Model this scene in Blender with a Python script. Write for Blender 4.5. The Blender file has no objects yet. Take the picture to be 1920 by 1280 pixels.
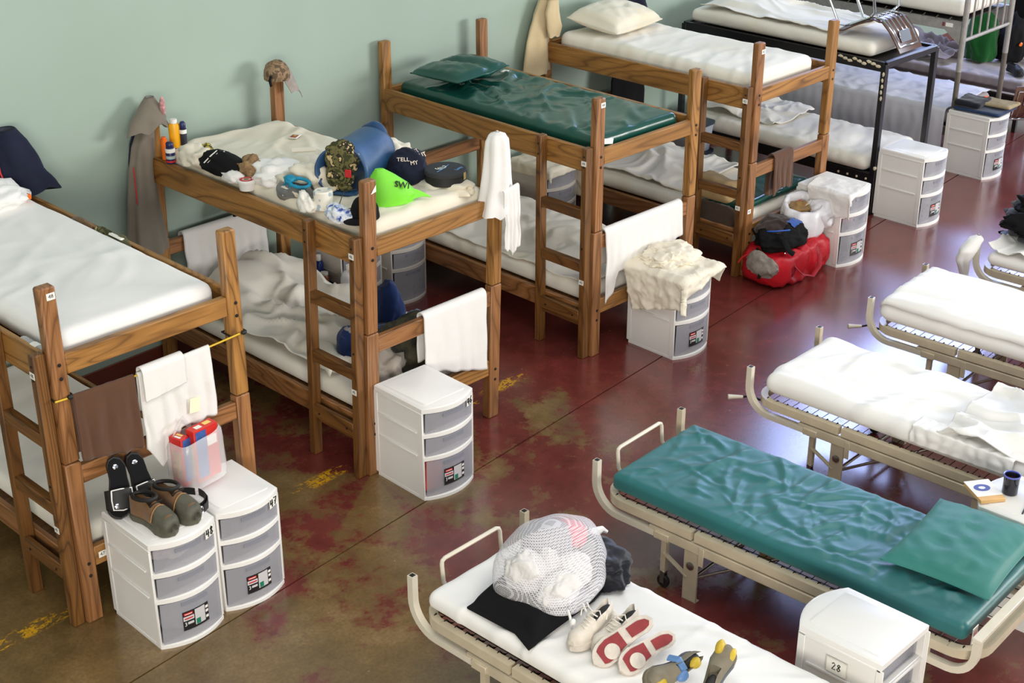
import bpy, bmesh, math, random
import numpy as np
from mathutils import Vector, Matrix, Euler

C = bpy.context.scene.collection
SC = bpy.context.scene
PI = math.pi

# ------------------------------------------------------------------ camera
cam_d = bpy.data.cameras.new('camera'); cam = bpy.data.objects.new('camera', cam_d); C.objects.link(cam)
cam.location = (-4.686, -5.7265, 4.3672)
cam.rotation_euler = (PI/2 - 0.4462, 0.0, -0.7969)
cam_d.sensor_width = 36.0
cam_d.lens = 2722.9/1920*36.0
cam_d.clip_start = 0.05; cam_d.clip_end = 200
SC.camera = cam

# ------------------------------------------------------------------ world, lamps, exposure
w = bpy.data.worlds.new('hall_light'); SC.world = w; w.use_nodes = True
bg = w.node_tree.nodes['Background']
bg.inputs[0].default_value = (0.86, 0.94, 1.0, 1); bg.inputs[1].default_value = 0.37

def area(name, loc, target, sx, sy, power, col):
    l = bpy.data.lights.new(name, 'AREA'); l.shape = 'RECTANGLE'; l.size = sx; l.size_y = sy
    l.energy = power; l.color = col
    o = bpy.data.objects.new(name, l); C.objects.link(o); o.location = loc
    d = Vector(target) - Vector(loc)
    o.rotation_euler = d.to_track_quat('-Z', 'Y').to_euler()
    return o
# tall windows in the side opposite the green wall, in the end wall, and high in the green wall beyond the bunks
area('window_light_side', (9.5, -9.0, 3.4), (1.5, 1.0, 1.0), 5.0, 2.6, 850, (1.0, 0.98, 0.95))
area('window_light_end', (18.0, -2.0, 3.6), (3.0, -1.0, 0.6), 7.0, 3.0, 420, (0.72, 0.82, 1.0))
area('window_light_high', (12.2, 2.68, 4.25), (12.4, -3.0, 3.4), 8.0, 2.5, 980, (0.42, 0.52, 1.0))
area('window_light_rear', (-7.5, -9.0, 3.2), (0.3, 1.0, 0.6), 5.0, 2.4, 620, (1.0, 0.93, 0.82))
area('ceiling_light_row', (1.5, -3.6, 6.2), (1.5, -2.6, 0.0), 11.0, 3.0, 250, (1.0, 0.97, 0.92))

SC.view_settings.view_transform = 'Standard'; SC.view_settings.look = 'None'
SC.view_settings.gamma = 1.0; SC.view_settings.use_curve_mapping = False
SC.view_settings.exposure = 0.16

# ------------------------------------------------------------------ helpers: noise and meshes
def _h(ix, iy, iz, seed):
    h = (ix.astype(np.int64)*374761393 + iy.astype(np.int64)*668265263 + iz.astype(np.int64)*2147483647 + seed*1274126177) & 0xffffffff
    h = ((h ^ (h >> 13))*1274126177) & 0xffffffff
    h = ((h ^ (h >> 16))*2246822519) & 0xffffffff
    return h ^ (h >> 15)
def pn(P, seed=0):
    P = np.asarray(P, float); i = np.floor(P); f = P - i; i = i.astype(np.int64)
    u = f*f*f*(f*(f*6-15)+10); out = 0
    for dx in (0, 1):
        for dy in (0, 1):
            for dz in (0, 1):
                h = _h(i[..., 0]+dx, i[..., 1]+dy, i[..., 2]+dz, seed)
                g = (((h & 1023)/511.5-1)*(f[..., 0]-dx) + (((h >> 10) & 1023)/511.5-1)*(f[..., 1]-dy) + (((h >> 20) & 1023)/511.5-1)*(f[..., 2]-dz))
                wgt = (u[..., 0] if dx else 1-u[..., 0])*(u[..., 1] if dy else 1-u[..., 1])*(u[..., 2] if dz else 1-u[..., 2])
                out = out + wgt*g
    return out*1.3
def fbm(P, seed=0, o=3):
    a, s, r = 1.0, 1.0, 0
    for k in range(o):
        r = r + a*pn(np.asarray(P)*s, seed+k*17); a *= .5; s *= 2.03
    return r
def ridge(P, seed=0, o=3):
    a, s, r = 1.0, 1.0, 0
    for k in range(o):
        r = r + a*(1-np.abs(pn(np.asarray(P)*s, seed+k*13))*2.2); a *= .5; s *= 2.1
    return r

def obj(name, geo, m, parent=None, smooth=True, sharp=0.7, kind=None):
    V, F = geo
    me = bpy.data.meshes.new(name)
    me.from_pydata([tuple(map(float, v)) for v in V], [], [tuple(int(i) for i in f) for f in F])
    me.update()
    if m is not None:
        for x in (m if isinstance(m, (list, tuple)) else [m]): me.materials.append(x)
    if smooth:
        me.polygons.foreach_set('use_smooth', [True]*len(me.polygons))
        if sharp < 3: me.set_sharp_from_angle(angle=sharp)
    o = bpy.data.objects.new(name, me); C.objects.link(o)
    if parent is not None: o.parent = parent
    if kind: o['kind'] = kind
    return o
def tag(o, label, cat, group=None):
    o['label'] = label; o['category'] = cat
    if group: o['group'] = group
    return o
def thing(name, label, cat, loc=(0, 0, 0), rotz=0.0, group=None):
    o = bpy.data.objects.new(name, None); C.objects.link(o); o.empty_display_size = .1
    o.location = loc; o.rotation_euler = (0, 0, rotz)
    return tag(o, label, cat, group)
def dup(root, loc=None, rot=None, label=None):
    r = root.copy(); C.objects.link(r)
    if loc is not None: r.location = loc
    if rot is not None: r.rotation_euler = rot
    if label: r['label'] = label
    for ch in list(root.children):
        c = ch.copy(); C.objects.link(c); c.parent = r
        for g in list(ch.children):
            d = g.copy(); C.objects.link(d); d.parent = c
    return r

def join(*gs):
    V, F, n = [], [], 0
    for v, f in gs:
        V += [tuple(x) for x in v]; F += [tuple(i+n for i in q) for q in f]; n += len(v)
    return V, F
def xf(geo, M):
    V = np.asarray(geo[0], float); M = np.asarray(M)
    return V @ M[:3, :3].T + M[:3, 3], geo[1]
def T(x, y, z): return np.asarray(Matrix.Translation((x, y, z)))
def R(a, ax): return np.asarray(Matrix.Rotation(a, 4, ax))
def S(x, y, z): return np.diag([x, y, z, 1.0])

def _cb():
    cs = [(a, b, c) for a in (-1, 1) for b in (-1, 1) for c in (-1, 1)]; ix = {c: i for i, c in enumerate(cs)}
    F = []
    def vid(c, a): return ix[c]*3+a
    def pos(v):
        c = cs[v//3]; p = [x*.8 for x in c]; p[v % 3] = c[v % 3]; return np.array(p)
    for a in range(3):
        b, c = [k for k in range(3) if k != a]
        for s in (-1, 1):
            q = []
            for sb, sc in ((-1, -1), (1, -1), (1, 1), (-1, 1)):
                t = [0, 0, 0]; t[a] = s; t[b] = sb; t[c] = sc; q.append(vid(tuple(t), a))
            F.append(q)
    for k in range(3):
        i, j = [x for x in range(3) if x != k]
        for si in (-1, 1):
            for sj in (-1, 1):
                t = [0, 0, 0]; t[i] = si; t[j] = sj; t[k] = -1; c1 = tuple(t); t[k] = 1; c2 = tuple(t)
                F.append([vid(c1, i), vid(c2, i), vid(c2, j), vid(c1, j)])
    for c in cs: F.append([vid(c, 0), vid(c, 1), vid(c, 2)])
    out = []
    for q in F:
        p = [pos(v) for v in q]; n = np.cross(p[1]-p[0], p[2]-p[0])
        out.append(q if n @ sum(p) > 0 else q[::-1])
    return cs, out
_CS, _CF = _cb()
def cbox(x0, x1, y0, y1, z0, z1, b=.004):
    lo = (x0, y0, z0); hi = (x1, y1, z1); V = []
    for c in _CS:
        for a in range(3):
            p = []
            for k in range(3):
                e = hi[k] if c[k] > 0 else lo[k]
                if k != a: e -= c[k]*min(b, (hi[k]-lo[k])*.45)
                p.append(e)
            V.append(p)
    return V, _CF
def _frame(path):
    P = np.asarray(path, float); n = len(P); Tn = np.zeros_like(P)
    Tn[1:-1] = P[2:]-P[:-2]; Tn[0] = P[1]-P[0]; Tn[-1] = P[-1]-P[-2]
    Tn /= np.linalg.norm(Tn, axis=1)[:, None]+1e-12
    u = np.cross(Tn[0], (0, 0, 1.0))
    if np.linalg.norm(u) < .05: u = np.cross(Tn[0], (0, 1.0, 0))
    U = []
    for t in Tn:
        u = u - t*(u@t); u /= np.linalg.norm(u)+1e-12; U.append(u.copy())
    U = np.array(U); return P, Tn, U, np.cross(Tn, U)
def tube(path, r, n=8, ry=None, square=False):
    P, Tn, U, W = _frame(path); m = len(P)
    rr = np.full(m, r) if np.isscalar(r) else np.asarray(r); r2 = rr if ry is None else (np.full(m, ry) if np.isscalar(ry) else np.asarray(ry))
    if square:
        n = 4; A = np.array([PI/4+k*PI/2 for k in range(4)]); cu, cw = np.cos(A)*1.4142, np.sin(A)*1.4142
    else:
        A = np.linspace(0, 2*PI, n, endpoint=False); cu, cw = np.cos(A), np.sin(A)
    V = (P[:, None] + U[:, None]*cu[None, :, None]*rr[:, None, None] + W[:, None]*cw[None, :, None]*r2[:, None, None]).reshape(-1, 3)
    F = [(i*n+k, i*n+(k+1) % n, (i+1)*n+(k+1) % n, (i+1)*n+k) for i in range(m-1) for k in range(n)]
    F += [tuple(range(n))[::-1], tuple((m-1)*n+k for k in range(n))]
    return V, F
def ring(prof, n=24):
    A = np.linspace(0, 2*PI, n, endpoint=False); m = len(prof)
    V = [(r*math.cos(a), r*math.sin(a), z) for r, z in prof for a in A]
    return V, [(i*n+k, i*n+(k+1) % n, ((i+1) % m)*n+(k+1) % n, ((i+1) % m)*n+k) for i in range(m) for k in range(n)]
def lathe(prof, n=20):
    A = np.linspace(0, 2*PI, n, endpoint=False)
    V = [(r*math.cos(a), r*math.sin(a), z) for r, z in prof for a in A]; m = len(prof)
    F = [(i*n+k, i*n+(k+1) % n, (i+1)*n+(k+1) % n, (i+1)*n+k) for i in range(m-1) for k in range(n)]
    F += [tuple(range(n))[::-1], tuple((m-1)*n+k for k in range(n))]
    return V, F
def loft(rings, cap=True):
    n = len(rings[0]); m = len(rings); V = [tuple(p) for r in rings for p in r]
    F = [(i*n+k, i*n+(k+1) % n, (i+1)*n+(k+1) % n, (i+1)*n+k) for i in range(m-1) for k in range(n)]
    if cap:
        V.append(tuple(np.mean(rings[0], 0))); V.append(tuple(np.mean(rings[-1], 0))); a = len(V)-2
        F += [(a, (k+1) % n, k) for k in range(n)] + [(a+1, (m-1)*n+k, (m-1)*n+(k+1) % n) for k in range(n)]
    return V, F
def cubegrid(hx, hy, hz, st):
    Vs, Qs, off = [], [], 0
    h = (hx, hy, hz)
    for a in range(3):
        b, c = (a+1) % 3, (a+2) % 3
        nb, nc = max(2, int(round(2*h[b]/st))), max(2, int(round(2*h[c]/st)))
        gb, gc = np.meshgrid(np.linspace(-h[b], h[b], nb+1), np.linspace(-h[c], h[c], nc+1), indexing='ij')
        for s in (-1, 1):
            P = np.zeros((nb+1, nc+1, 3)); P[..., a] = s*h[a]; P[..., b] = gb; P[..., c] = gc
            idx = np.arange((nb+1)*(nc+1)).reshape(nb+1, nc+1)+off
            q = np.stack([idx[:-1, :-1], idx[1:, :-1], idx[1:, 1:], idx[:-1, 1:]], -1).reshape(-1, 4)
            Qs.append(q if s > 0 else q[:, ::-1]); Vs.append(P.reshape(-1, 3)); off += P.shape[0]*P.shape[1]
    V = np.concatenate(Vs); Q = np.concatenate(Qs)
    _, i0, inv = np.unique(np.round(V, 5), axis=0, return_index=True, return_inverse=True)
    return V[i0], inv.reshape(-1)[Q]
def soft(hx, hy, hz, r, st, disp=None):
    """rounded box; disp(P, N) gives the displacement along the normal"""
    V, Q = cubegrid(hx, hy, hz, st); h = np.array([hx, hy, hz]); rr = np.minimum(r, h*.98)
    I = np.clip(V, -(h-rr), h-rr); D = (V-I)/rr; L = np.linalg.norm(D, axis=1)[:, None]; N = D/(L+1e-9)
    P = I + N*rr; N = N/rr; N /= np.linalg.norm(N, axis=1)[:, None]
    if disp is not None: P = P + N*disp(P, N)[:, None]
    return P, Q
def sheet(fn, nu, nv, th=.004):
    u, v = np.meshgrid(np.linspace(0, 1, nu+1), np.linspace(0, 1, nv+1), indexing='ij')
    P = fn(u, v); a = np.gradient(P, axis=0); b = np.gradient(P, axis=1)
    N = np.cross(a, b); N /= np.linalg.norm(N, axis=-1)[..., None]+1e-9
    Q = P - N*th; n = (nu+1)*(nv+1); V = np.concatenate([P.reshape(-1, 3), Q.reshape(-1, 3)])
    idx = np.arange(n).reshape(nu+1, nv+1)
    q = np.stack([idx[:-1, :-1], idx[1:, :-1], idx[1:, 1:], idx[:-1, 1:]], -1).reshape(-1, 4)
    F = [tuple(x) for x in q] + [tuple(x+n)[::-1] for x in q]
    ed = list(idx[:, 0]) + list(idx[-1, 1:]) + list(idx[-2::-1, -1]) + list(idx[0, -2:0:-1])
    for i in range(len(ed)):
        p, s = ed[i], ed[(i+1) % len(ed)]; F.append((p, p+n, s+n, s))
    return V, F
def lump(sx, sy, sz, seed, amp=.18, fr=2.2, lv=4, flat=-.35, sharp=True):
    bm = bmesh.new(); bmesh.ops.create_icosphere(bm, subdivisions=lv, radius=1)
    V = np.array([v.co[:] for v in bm.verts]); F = [[v.index for v in f.verts] for f in bm.faces]; bm.free()
    n = (ridge(V*fr*.55+.25*np.stack([pn(V*1.7, seed+31), pn(V*1.7+7, seed+32), pn(V*1.7+3, seed+33)], -1), seed, 4)-.9)*amp if sharp else fbm(V*fr, seed, 3)*amp
    n = n + fbm(V*fr*.6, seed+5, 2)*amp*.9
    V = V*(1+n)[:, None]; V[:, 2] = np.maximum(V[:, 2], flat); V[:, 2] -= flat
    return V*np.array([sx, sy, sz]), F
def patch(geo, pred, off, ctr=(0, 0, 0)):
    """a sewn-on panel: the faces of geo that satisfy pred, lifted off by off"""
    V = np.asarray(geo[0], float); keep = [f for f in geo[1] if pred(V[list(f)].mean(0))]
    used = sorted({i for f in keep for i in f}); mp = {v: i for i, v in enumerate(used)}; P = V[used]; D = P-np.array(ctr); D /= np.linalg.norm(D, axis=1)[:, None]+1e-9
    return P+D*off, [tuple(mp[i] for i in f) for f in keep]
def text(name, s, size, m, parent, M, ex=.0008, kind=None):
    cu = bpy.data.curves.new(name, 'FONT'); cu.body = s; cu.size = size; cu.align_x = 'CENTER'; cu.align_y = 'CENTER'; cu.extrude = ex
    cu.resolution_u = 2
    t = bpy.data.objects.new(name, cu); me = bpy.data.meshes.new_from_object(t); bpy.data.objects.remove(t); me.name = name
    me.materials.clear(); me.materials.append(m)
    o = bpy.data.objects.new(name, me); C.objects.link(o); o.parent = parent; o.matrix_local = Matrix([list(r) for r in np.asarray(M)])
    return o
STROKE = {'4': [[(.15, 1), (.05, .45), (.75, .5)], [(.6, .95), (.55, 0)]],
          '8': [[(.7, .85), (.45, 1), (.2, .8), (.45, .55), (.75, .25), (.45, 0), (.15, .2), (.4, .5), (.7, .85)]],
          '7': [[(.1, 1), (.8, .95), (.4, 0)], [(.3, .5), (.75, .55)]],
          '6': [[(.65, 1), (.25, .6), (.15, .2), (.45, 0), (.75, .2), (.5, .48), (.2, .35)]],
          '2': [[(.15, .8), (.45, 1), (.7, .75), (.15, 0), (.8, .05)]]}
def hand(s, h, wd=.007):
    """hand-written digits as thin strokes in the local x,z plane, facing -y"""
    gs = []
    for k, ch in enumerate(s):
        for st in STROKE[ch]:
            gs.append(tube([((x+k*.95-.95*len(s)/2)*h*.75, 0, (z-.5)*h) for x, z in st], wd/2, 5, ry=wd/2))
    return join(*gs)

# ------------------------------------------------------------------ materials
def lin(r, g, b): return tuple(((c/255+.055)/1.055)**2.4 if c/255 > .04045 else c/255/12.92 for c in (r, g, b))
class NT:
    def __init__(s, name):
        s.m = bpy.data.materials.new(name); s.m.use_nodes = True; s.t = s.m.node_tree
        s.b = s.t.nodes['Principled BSDF']
    def n(s, typ, **k):
        x = s.t.nodes.new(typ)
        for a, v in k.items(): setattr(x, a, v)
        return x
    def l(s, a, b): s.t.links.new(a, b)
    def set(s, **k):
        for a, v in k.items():
            i = s.b.inputs[a.replace('_', ' ')]
            i.default_value = (*v, 1) if isinstance(v, tuple) and len(v) == 3 else v
    def noise(s, sc, vec, det=4, rough=.55, dist=0):
        x = s.n('ShaderNodeTexNoise'); x.inputs['Scale'].default_value = sc; x.inputs['Detail'].default_value = det
        x.inputs['Roughness'].default_value = rough; x.inputs['Distortion'].default_value = dist
        if vec is not None: s.l(vec, x.inputs['Vector'])
        return x.outputs['Fac']
    def ramp(s, fac, stops):
        x = s.n('ShaderNodeValToRGB'); e = x.color_ramp.elements
        while len(e) > 1: e.remove(e[-1])
        e[0].position = stops[0][0]; e[0].color = (*stops[0][1], 1)
        for p, c in stops[1:]:
            k = e.new(p); k.color = (*c, 1)
        s.l(fac, x.inputs['Fac']); return x.outputs['Color']
    def mix(s, fac, a, b, mode='MIX'):
        x = s.n('ShaderNodeMix', data_type='RGBA', blend_type=mode)
        for i, v in ((0, fac), (6, a), (7, b)):
            if hasattr(v, 'type') and hasattr(v, 'is_linked'): s.l(v, x.inputs[i])
            elif isinstance(v, (int, float)): x.inputs[i].default_value = v
            else: x.inputs[i].default_value = (*v, 1)
        return x.outputs[2]
    def math(s, op, a, b=0.0, clamp=False):
        x = s.n('ShaderNodeMath', operation=op); x.use_clamp = clamp
        for i, v in ((0, a), (1, b)):
            if hasattr(v, 'is_linked'): s.l(v, x.inputs[i])
            else: x.inputs[i].default_value = v
        return x.outputs[0]
    def obj(s): return s.n('ShaderNodeTexCoord').outputs['Object']
    def mapping(s, vec, sc=(1, 1, 1), loc=None):
        x = s.n('ShaderNodeMapping'); x.inputs['Scale'].default_value = sc; s.l(vec, x.inputs['Vector'])
        if loc is not None: s.l(loc, x.inputs['Location'])
        return x.outputs[0]
    def bump(s, h, st=.3, d=.002):
        x = s.n('ShaderNodeBump'); x.inputs['Strength'].default_value = st; x.inputs['Distance'].default_value = d
        s.l(h, x.inputs['Height']); s.l(x.outputs[0], s.b.inputs['Normal'])
def plain(name, c, rough=.5, metal=0.0, var=.12, vs=6, bump=0, bs=60, spec=.5, alpha=None, coat=0):
    t = NT(name); v = t.obj(); n = t.noise(vs, v, 4)
    dark = tuple(x*(1-var) for x in c); lite = tuple(min(1, x*(1+var*.6)) for x in c)
    t.l(t.ramp(n, [(.3, dark), (.7, lite)]), t.b.inputs['Base Color'])
    t.set(Roughness=rough, Metallic=metal); t.b.inputs['Specular IOR Level'].default_value = spec
    if coat: t.b.inputs['Coat Weight'].default_value = coat
    if alpha is not None: t.b.inputs['Alpha'].default_value = alpha
    if bump: t.bump(t.noise(bs, v, 3), bump, .003)
    return t.m
def cloth(name, c, rough=.85, weave=500, bump=.15, var=.08, sheen=.2, vs=3, spec=.2, stain=None):
    t = NT(name); v = t.obj(); n = t.noise(vs, v, 4)
    col = t.ramp(n, [(.3, tuple(x*(1-var) for x in c)), (.7, c)])
    if stain: col = t.mix(t.ramp(t.noise(1.7, v, 5), [(.5, (0, 0, 0)), (.75, (1, 1, 1))]), col, stain)
    t.l(col, t.b.inputs['Base Color']); t.set(Roughness=rough); t.b.inputs['Specular IOR Level'].default_value = spec
    t.b.inputs['Sheen Weight'].default_value = sheen
    f = t.noise(weave, v, 2); g = t.noise(25, v, 4)
    t.bump(t.math('ADD', f, t.math('MULTIPLY', g, 2.0)), bump, .002)
    return t.m
def wood(name, axis, base, dark, lite, rough=.42, rings=7.0):
    t = NT(name); co = t.obj()
    rnd = t.n('ShaderNodeObjectInfo').outputs['Random']
    off = t.n('ShaderNodeCombineXYZ')
    for i, k in enumerate((13.0, 29.0, 7.0)): t.l(t.math('MULTIPLY', rnd, k), off.inputs[i])
    sc = [4.2]*3; sc[axis] = .55
    a = t.noise(1.0, t.mapping(co, tuple(sc), off.outputs[0]), 1.5, .4, .6)
    fr = t.math('FRACT', t.math('MULTIPLY', a, rings*2.2))
    ringc = t.ramp(fr, [(0, dark), (.10, base), (.55, lite), (.86, base), (1.0, dark)])
    sp = [90.0]*3; sp[axis] = 3.0
    pores = t.noise(1.0, t.mapping(co, tuple(sp), off.outputs[0]), 3, .6)
    col = t.mix(t.ramp(pores, [(.30, (1, 1, 1)), (.52, (0, 0, 0))]), ringc, tuple(x*.55 for x in base))
    big = t.noise(1.3, co, 3)
    col = t.mix(t.math('MULTIPLY', big, .35), col, tuple(x*.7 for x in base))
    t.l(t.mix(t.ramp(t.math('MULTIPLY', rnd, 1.0), [(0, (0, 0, 0)), (1, (.45, .45, .45))]), col, tuple(x*.72 for x in base)), t.b.inputs['Base Color'])
    t.set(Roughness=rough); t.bump(pores, .12, .001)
    return t.m
OAK = [wood('oak_'+'xyz'[k], k, lin(158, 110, 54), lin(84, 52, 22), lin(184, 132, 70)) for k in range(3)]
OAKR = [wood('oak_reddish_'+'xyz'[k], k, lin(146, 98, 56), lin(86, 52, 28), lin(172, 120, 76)) for k in range(3)]
OAKD = [wood('oak_worn_'+'xyz'[k], k, lin(112, 72, 30), lin(60, 36, 16), lin(134, 90, 42), .5) for k in range(3)]
M = {}
M['sheet'] = cloth('white_cotton', lin(236, 231, 220), var=.05, stain=lin(226, 216, 194))
M['sheet2'] = cloth('cream_cotton', lin(230, 222, 203), var=.08, stain=lin(214, 200, 168))
M['sheetc'] = cloth('bright_white_cotton', lin(236, 234, 230), var=.03)
M['sheetg'] = cloth('grey_lilac_cotton', lin(164, 154, 156), var=.1)
M['terry'] = cloth('white_terry', lin(228, 225, 221), weave=220, bump=.5, var=.05)
M['terryb'] = cloth('brown_terry', lin(92, 62, 44), weave=220, bump=.55, var=.22)
M['green'] = cloth('green_nylon', lin(17, 72, 62), rough=.23, weave=700, bump=.06, var=.12, sheen=.0, spec=.55)
M['green2'] = cloth('teal_nylon', lin(34, 104, 106), rough=.44, weave=700, bump=.06, var=.12, sheen=.1, spec=.5)
M['tealp'] = cloth('teal_pillow_cloth', lin(40, 116, 108), rough=.58, weave=700, bump=.06, var=.1, sheen=.1, spec=.4)
M['plastic'] = plain('white_plastic', lin(232, 230, 226), .34, var=.03, vs=3)
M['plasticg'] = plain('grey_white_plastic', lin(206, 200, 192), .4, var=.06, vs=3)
M['clear'] = plain('smoky_clear_plastic', lin(186, 186, 194), .22, var=.05, vs=3, alpha=.42)
M['clear2'] = plain('clear_handle_plastic', lin(150, 152, 164), .2, var=.05, vs=3, alpha=.55)
M['beige'] = plain('beige_enamel', lin(196, 183, 158), .35, var=.10, vs=9, bump=.05, bs=40)
M['ivory'] = plain('ivory_enamel', lin(214, 206, 188), .32, var=.06, vs=9)
M['steel'] = plain('dull_steel', lin(150, 146, 140), .35, 1.0, var=.2, vs=20)
M['chrome'] = plain('chrome', lin(214, 214, 220), .10, 1.0, var=.05)
M['dark'] = plain('dark_iron', lin(34, 28, 24), .5, .3, var=.3, vs=20)
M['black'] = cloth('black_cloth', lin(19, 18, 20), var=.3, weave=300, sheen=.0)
M['rubber'] = plain('black_rubber', lin(24, 23, 22), .6, var=.2)
M['paper'] = plain('white_paper', lin(236, 234, 226), .6, var=.04)
M['ink'] = plain('black_ink', lin(16, 16, 18), .5, var=0)
M['navy'] = cloth('navy_cloth', lin(28, 32, 52), var=.25, vs=8, sheen=.05)
M['grey'] = cloth('taupe_grey_cloth', lin(122, 114, 102), var=.15, vs=6)
M['tan'] = cloth('tan_canvas', lin(206, 186, 148), var=.12, vs=5)
M['red'] = cloth('red_nylon', lin(190, 18, 34), rough=.45, var=.2, vs=6, sheen=0, spec=.4, weave=300)
M['redp'] = plain('red_print', lin(196, 34, 40), .45, var=.05)
M['greenp'] = plain('green_print', lin(20, 120, 92), .45, var=.05)
M['greyp'] = plain('grey_print', lin(200, 198, 200), .45, var=.03)
M['blkp'] = plain('black_print', lin(30, 28, 30), .45, var=.2, vs=60)
# ------------------------------------------------------------------ floor, wall
def floor_mat():
    t = NT('worn_painted_concrete'); co = t.obj()
    sx = t.n('ShaderNodeSeparateXYZ'); t.l(co, sx.inputs[0])
    n1 = t.noise(1.15, co, 9, .68); n2 = t.noise(7.0, co, 6, .7); n3 = t.noise(60, co, 3, .6)
    gx = t.n('ShaderNodeMapRange'); t.l(sx.outputs[0], gx.inputs[0])
    for i, v in ((1, -2.2), (2, 2.9), (3, .165), (4, -.18)): gx.inputs[i].default_value = v
    wv = t.math('ADD', t.math('ADD', n1, gx.outputs[0]), t.math('MULTIPLY', t.math('SUBTRACT', n2, .5), .28))
    worn = t.ramp(wv, [(.50, (0, 0, 0)), (.57, (1, 1, 1))])
    red = t.ramp(n2, [(.3, lin(92, 40, 36)), (.7, lin(124, 54, 50))])
    olive = t.ramp(t.noise(2.6, co, 7, .7), [(.25, lin(80, 62, 32)), (.55, lin(124, 98, 58)), (.8, lin(160, 132, 92))])
    olive = t.mix(t.ramp(n3, [(.35, (.35, .35, .35)), (.6, (0, 0, 0))]), olive, lin(70, 52, 30))
    col = t.mix(worn, red, olive)
    # dark scuffs and pale flecks
    col = t.mix(t.ramp(t.noise(3.3, co, 8, .75), [(.66, (0, 0, 0)), (.74, (.55, .55, .55))]), col, lin(44, 28, 26))
    vor = t.n('ShaderNodeTexVoronoi'); vor.inputs['Scale'].default_value = 9; t.l(co, vor.inputs['Vector'])
    spk = t.math('MULTIPLY', t.ramp(vor.outputs['Distance'], [(.0, (1, 1, 1)), (.045, (0, 0, 0))]), t.ramp(t.noise(2.1, co, 2), [(.52, (0, 0, 0)), (.56, (1, 1, 1))]))
    col = t.mix(spk, col, lin(200, 180, 160))
    # remains of a yellow line running along the feet of the bunks
    yl = t.math('ABSOLUTE', t.math('SUBTRACT', sx.outputs[1], t.math('ADD', t.math('MULTIPLY', sx.outputs[0], .052), .165)))
    band = t.ramp(yl, [(.035, (1, 1, 1)), (.06, (0, 0, 0))])
    g = None
    for cx, wx, s_ in ((-.25, .26, .21), (1.32, .32, .20), (-2.15, .35, .17), (1.0, .16, .12), (3.3, .2, .1)):
        q = t.math('MULTIPLY', t.math('SUBTRACT', 1.0, t.math('DIVIDE', t.math('ABSOLUTE', t.math('SUBTRACT', sx.outputs[0], cx)), wx), True), s_)
        g = q if g is None else t.math('MAXIMUM', g, q)
    keep = t.ramp(t.math('ADD', g, t.noise(1.0, t.mapping(co, (14, 30, 1)), 8, .72)), [(.62, (0, 0, 0)), (.66, (1, 1, 1))])
    col = t.mix(t.math('MULTIPLY', t.math('MULTIPLY', band, keep), t.ramp(n3, [(.38, (0, 0, 0)), (.5, (1, 1, 1))])), col, lin(214, 158, 20))
    t.l(col, t.b.inputs['Base Color'])
    rg = t.mix(worn, (.2, .2, .2), (.36, .36, .36)); rg = t.mix(t.math('MULTIPLY', n2, .3), rg, (.5, .5, .5))
    t.l(rg, t.b.inputs['Roughness']); t.b.inputs['Coat Weight'].default_value = .8; t.b.inputs['Coat Roughness'].default_value = .19
    t.bump(t.math('ADD', t.math('MULTIPLY', n3, .6), t.math('MULTIPLY', worn, -.5)), .12, .002)
    return t.m
def wall_mat():
    t = NT('pale_green_wall_paint'); co = t.obj()
    n = t.noise(.7, co, 5); c = t.ramp(n, [(.3, lin(150, 168, 154)), (.7, lin(158, 176, 164))])
    vor = t.n('ShaderNodeTexVoronoi'); vor.inputs['Scale'].default_value = 3.1; t.l(co, vor.inputs['Vector'])
    spk = t.math('MULTIPLY', t.ramp(vor.outputs['Distance'], [(0, (1, 1, 1)), (.03, (0, 0, 0))]), t.ramp(t.noise(1.7, co, 2), [(.5, (0, 0, 0)), (.54, (1, 1, 1))]))
    c = t.mix(t.math('MULTIPLY', spk, .5), c, lin(110, 118, 104))
    t.l(c, t.b.inputs['Base Color']); t.set(Roughness=.55)
    t.bump(t.noise(18, co, 4), .08, .004)
    return t.m
FM = floor_mat()
ca = math.atan(.092)
fl = obj('floor', cbox(-9, 19, -12, 4, -.20, -.010, .001), plain('joint_filler', lin(26, 20, 18), .9), kind='structure')
def slab(y0, y1, sgn):
    # the control joint runs across the hall; one slab each side of it
    x0, x1 = -9, 19; yj = lambda x: -.463+.092*x
    a = [(x0, yj(x0)+sgn*.005), (x1, yj(x1)+sgn*.005)]
    far = y1 if sgn > 0 else y0
    P = [a[0], a[1], (x1, far), (x0, far)]
    if sgn < 0: P = P[::-1]
    V = [(x, y, 0) for x, y in P]+[(x, y, -.01) for x, y in P]
    return V, [(0, 1, 2, 3), (7, 6, 5, 4)]+[(i, i+4, (i+1) % 4+4, (i+1) % 4) for i in range(4)]
obj('floor_slab', slab(0, 4, 1), FM, fl, smooth=False); obj('floor_slab', slab(-12, 0, -1), FM, fl, smooth=False)
wa = math.atan(.055)
wl = obj('wall_back', cbox(-9, 19, 0, .2, 0, 6.5, .001), wall_mat(), kind='structure'); wl.location = (0, 2.15, 0); wl.rotation_euler[2] = wa
bb = obj('baseboard_back', cbox(-9, 19, -.014, -.001, .001, .115, .003), plain('brown_red_baseboard', lin(104, 46, 30), .5), kind='structure'); bb.location = (0, 2.15, 0); bb.rotation_euler[2] = wa

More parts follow.
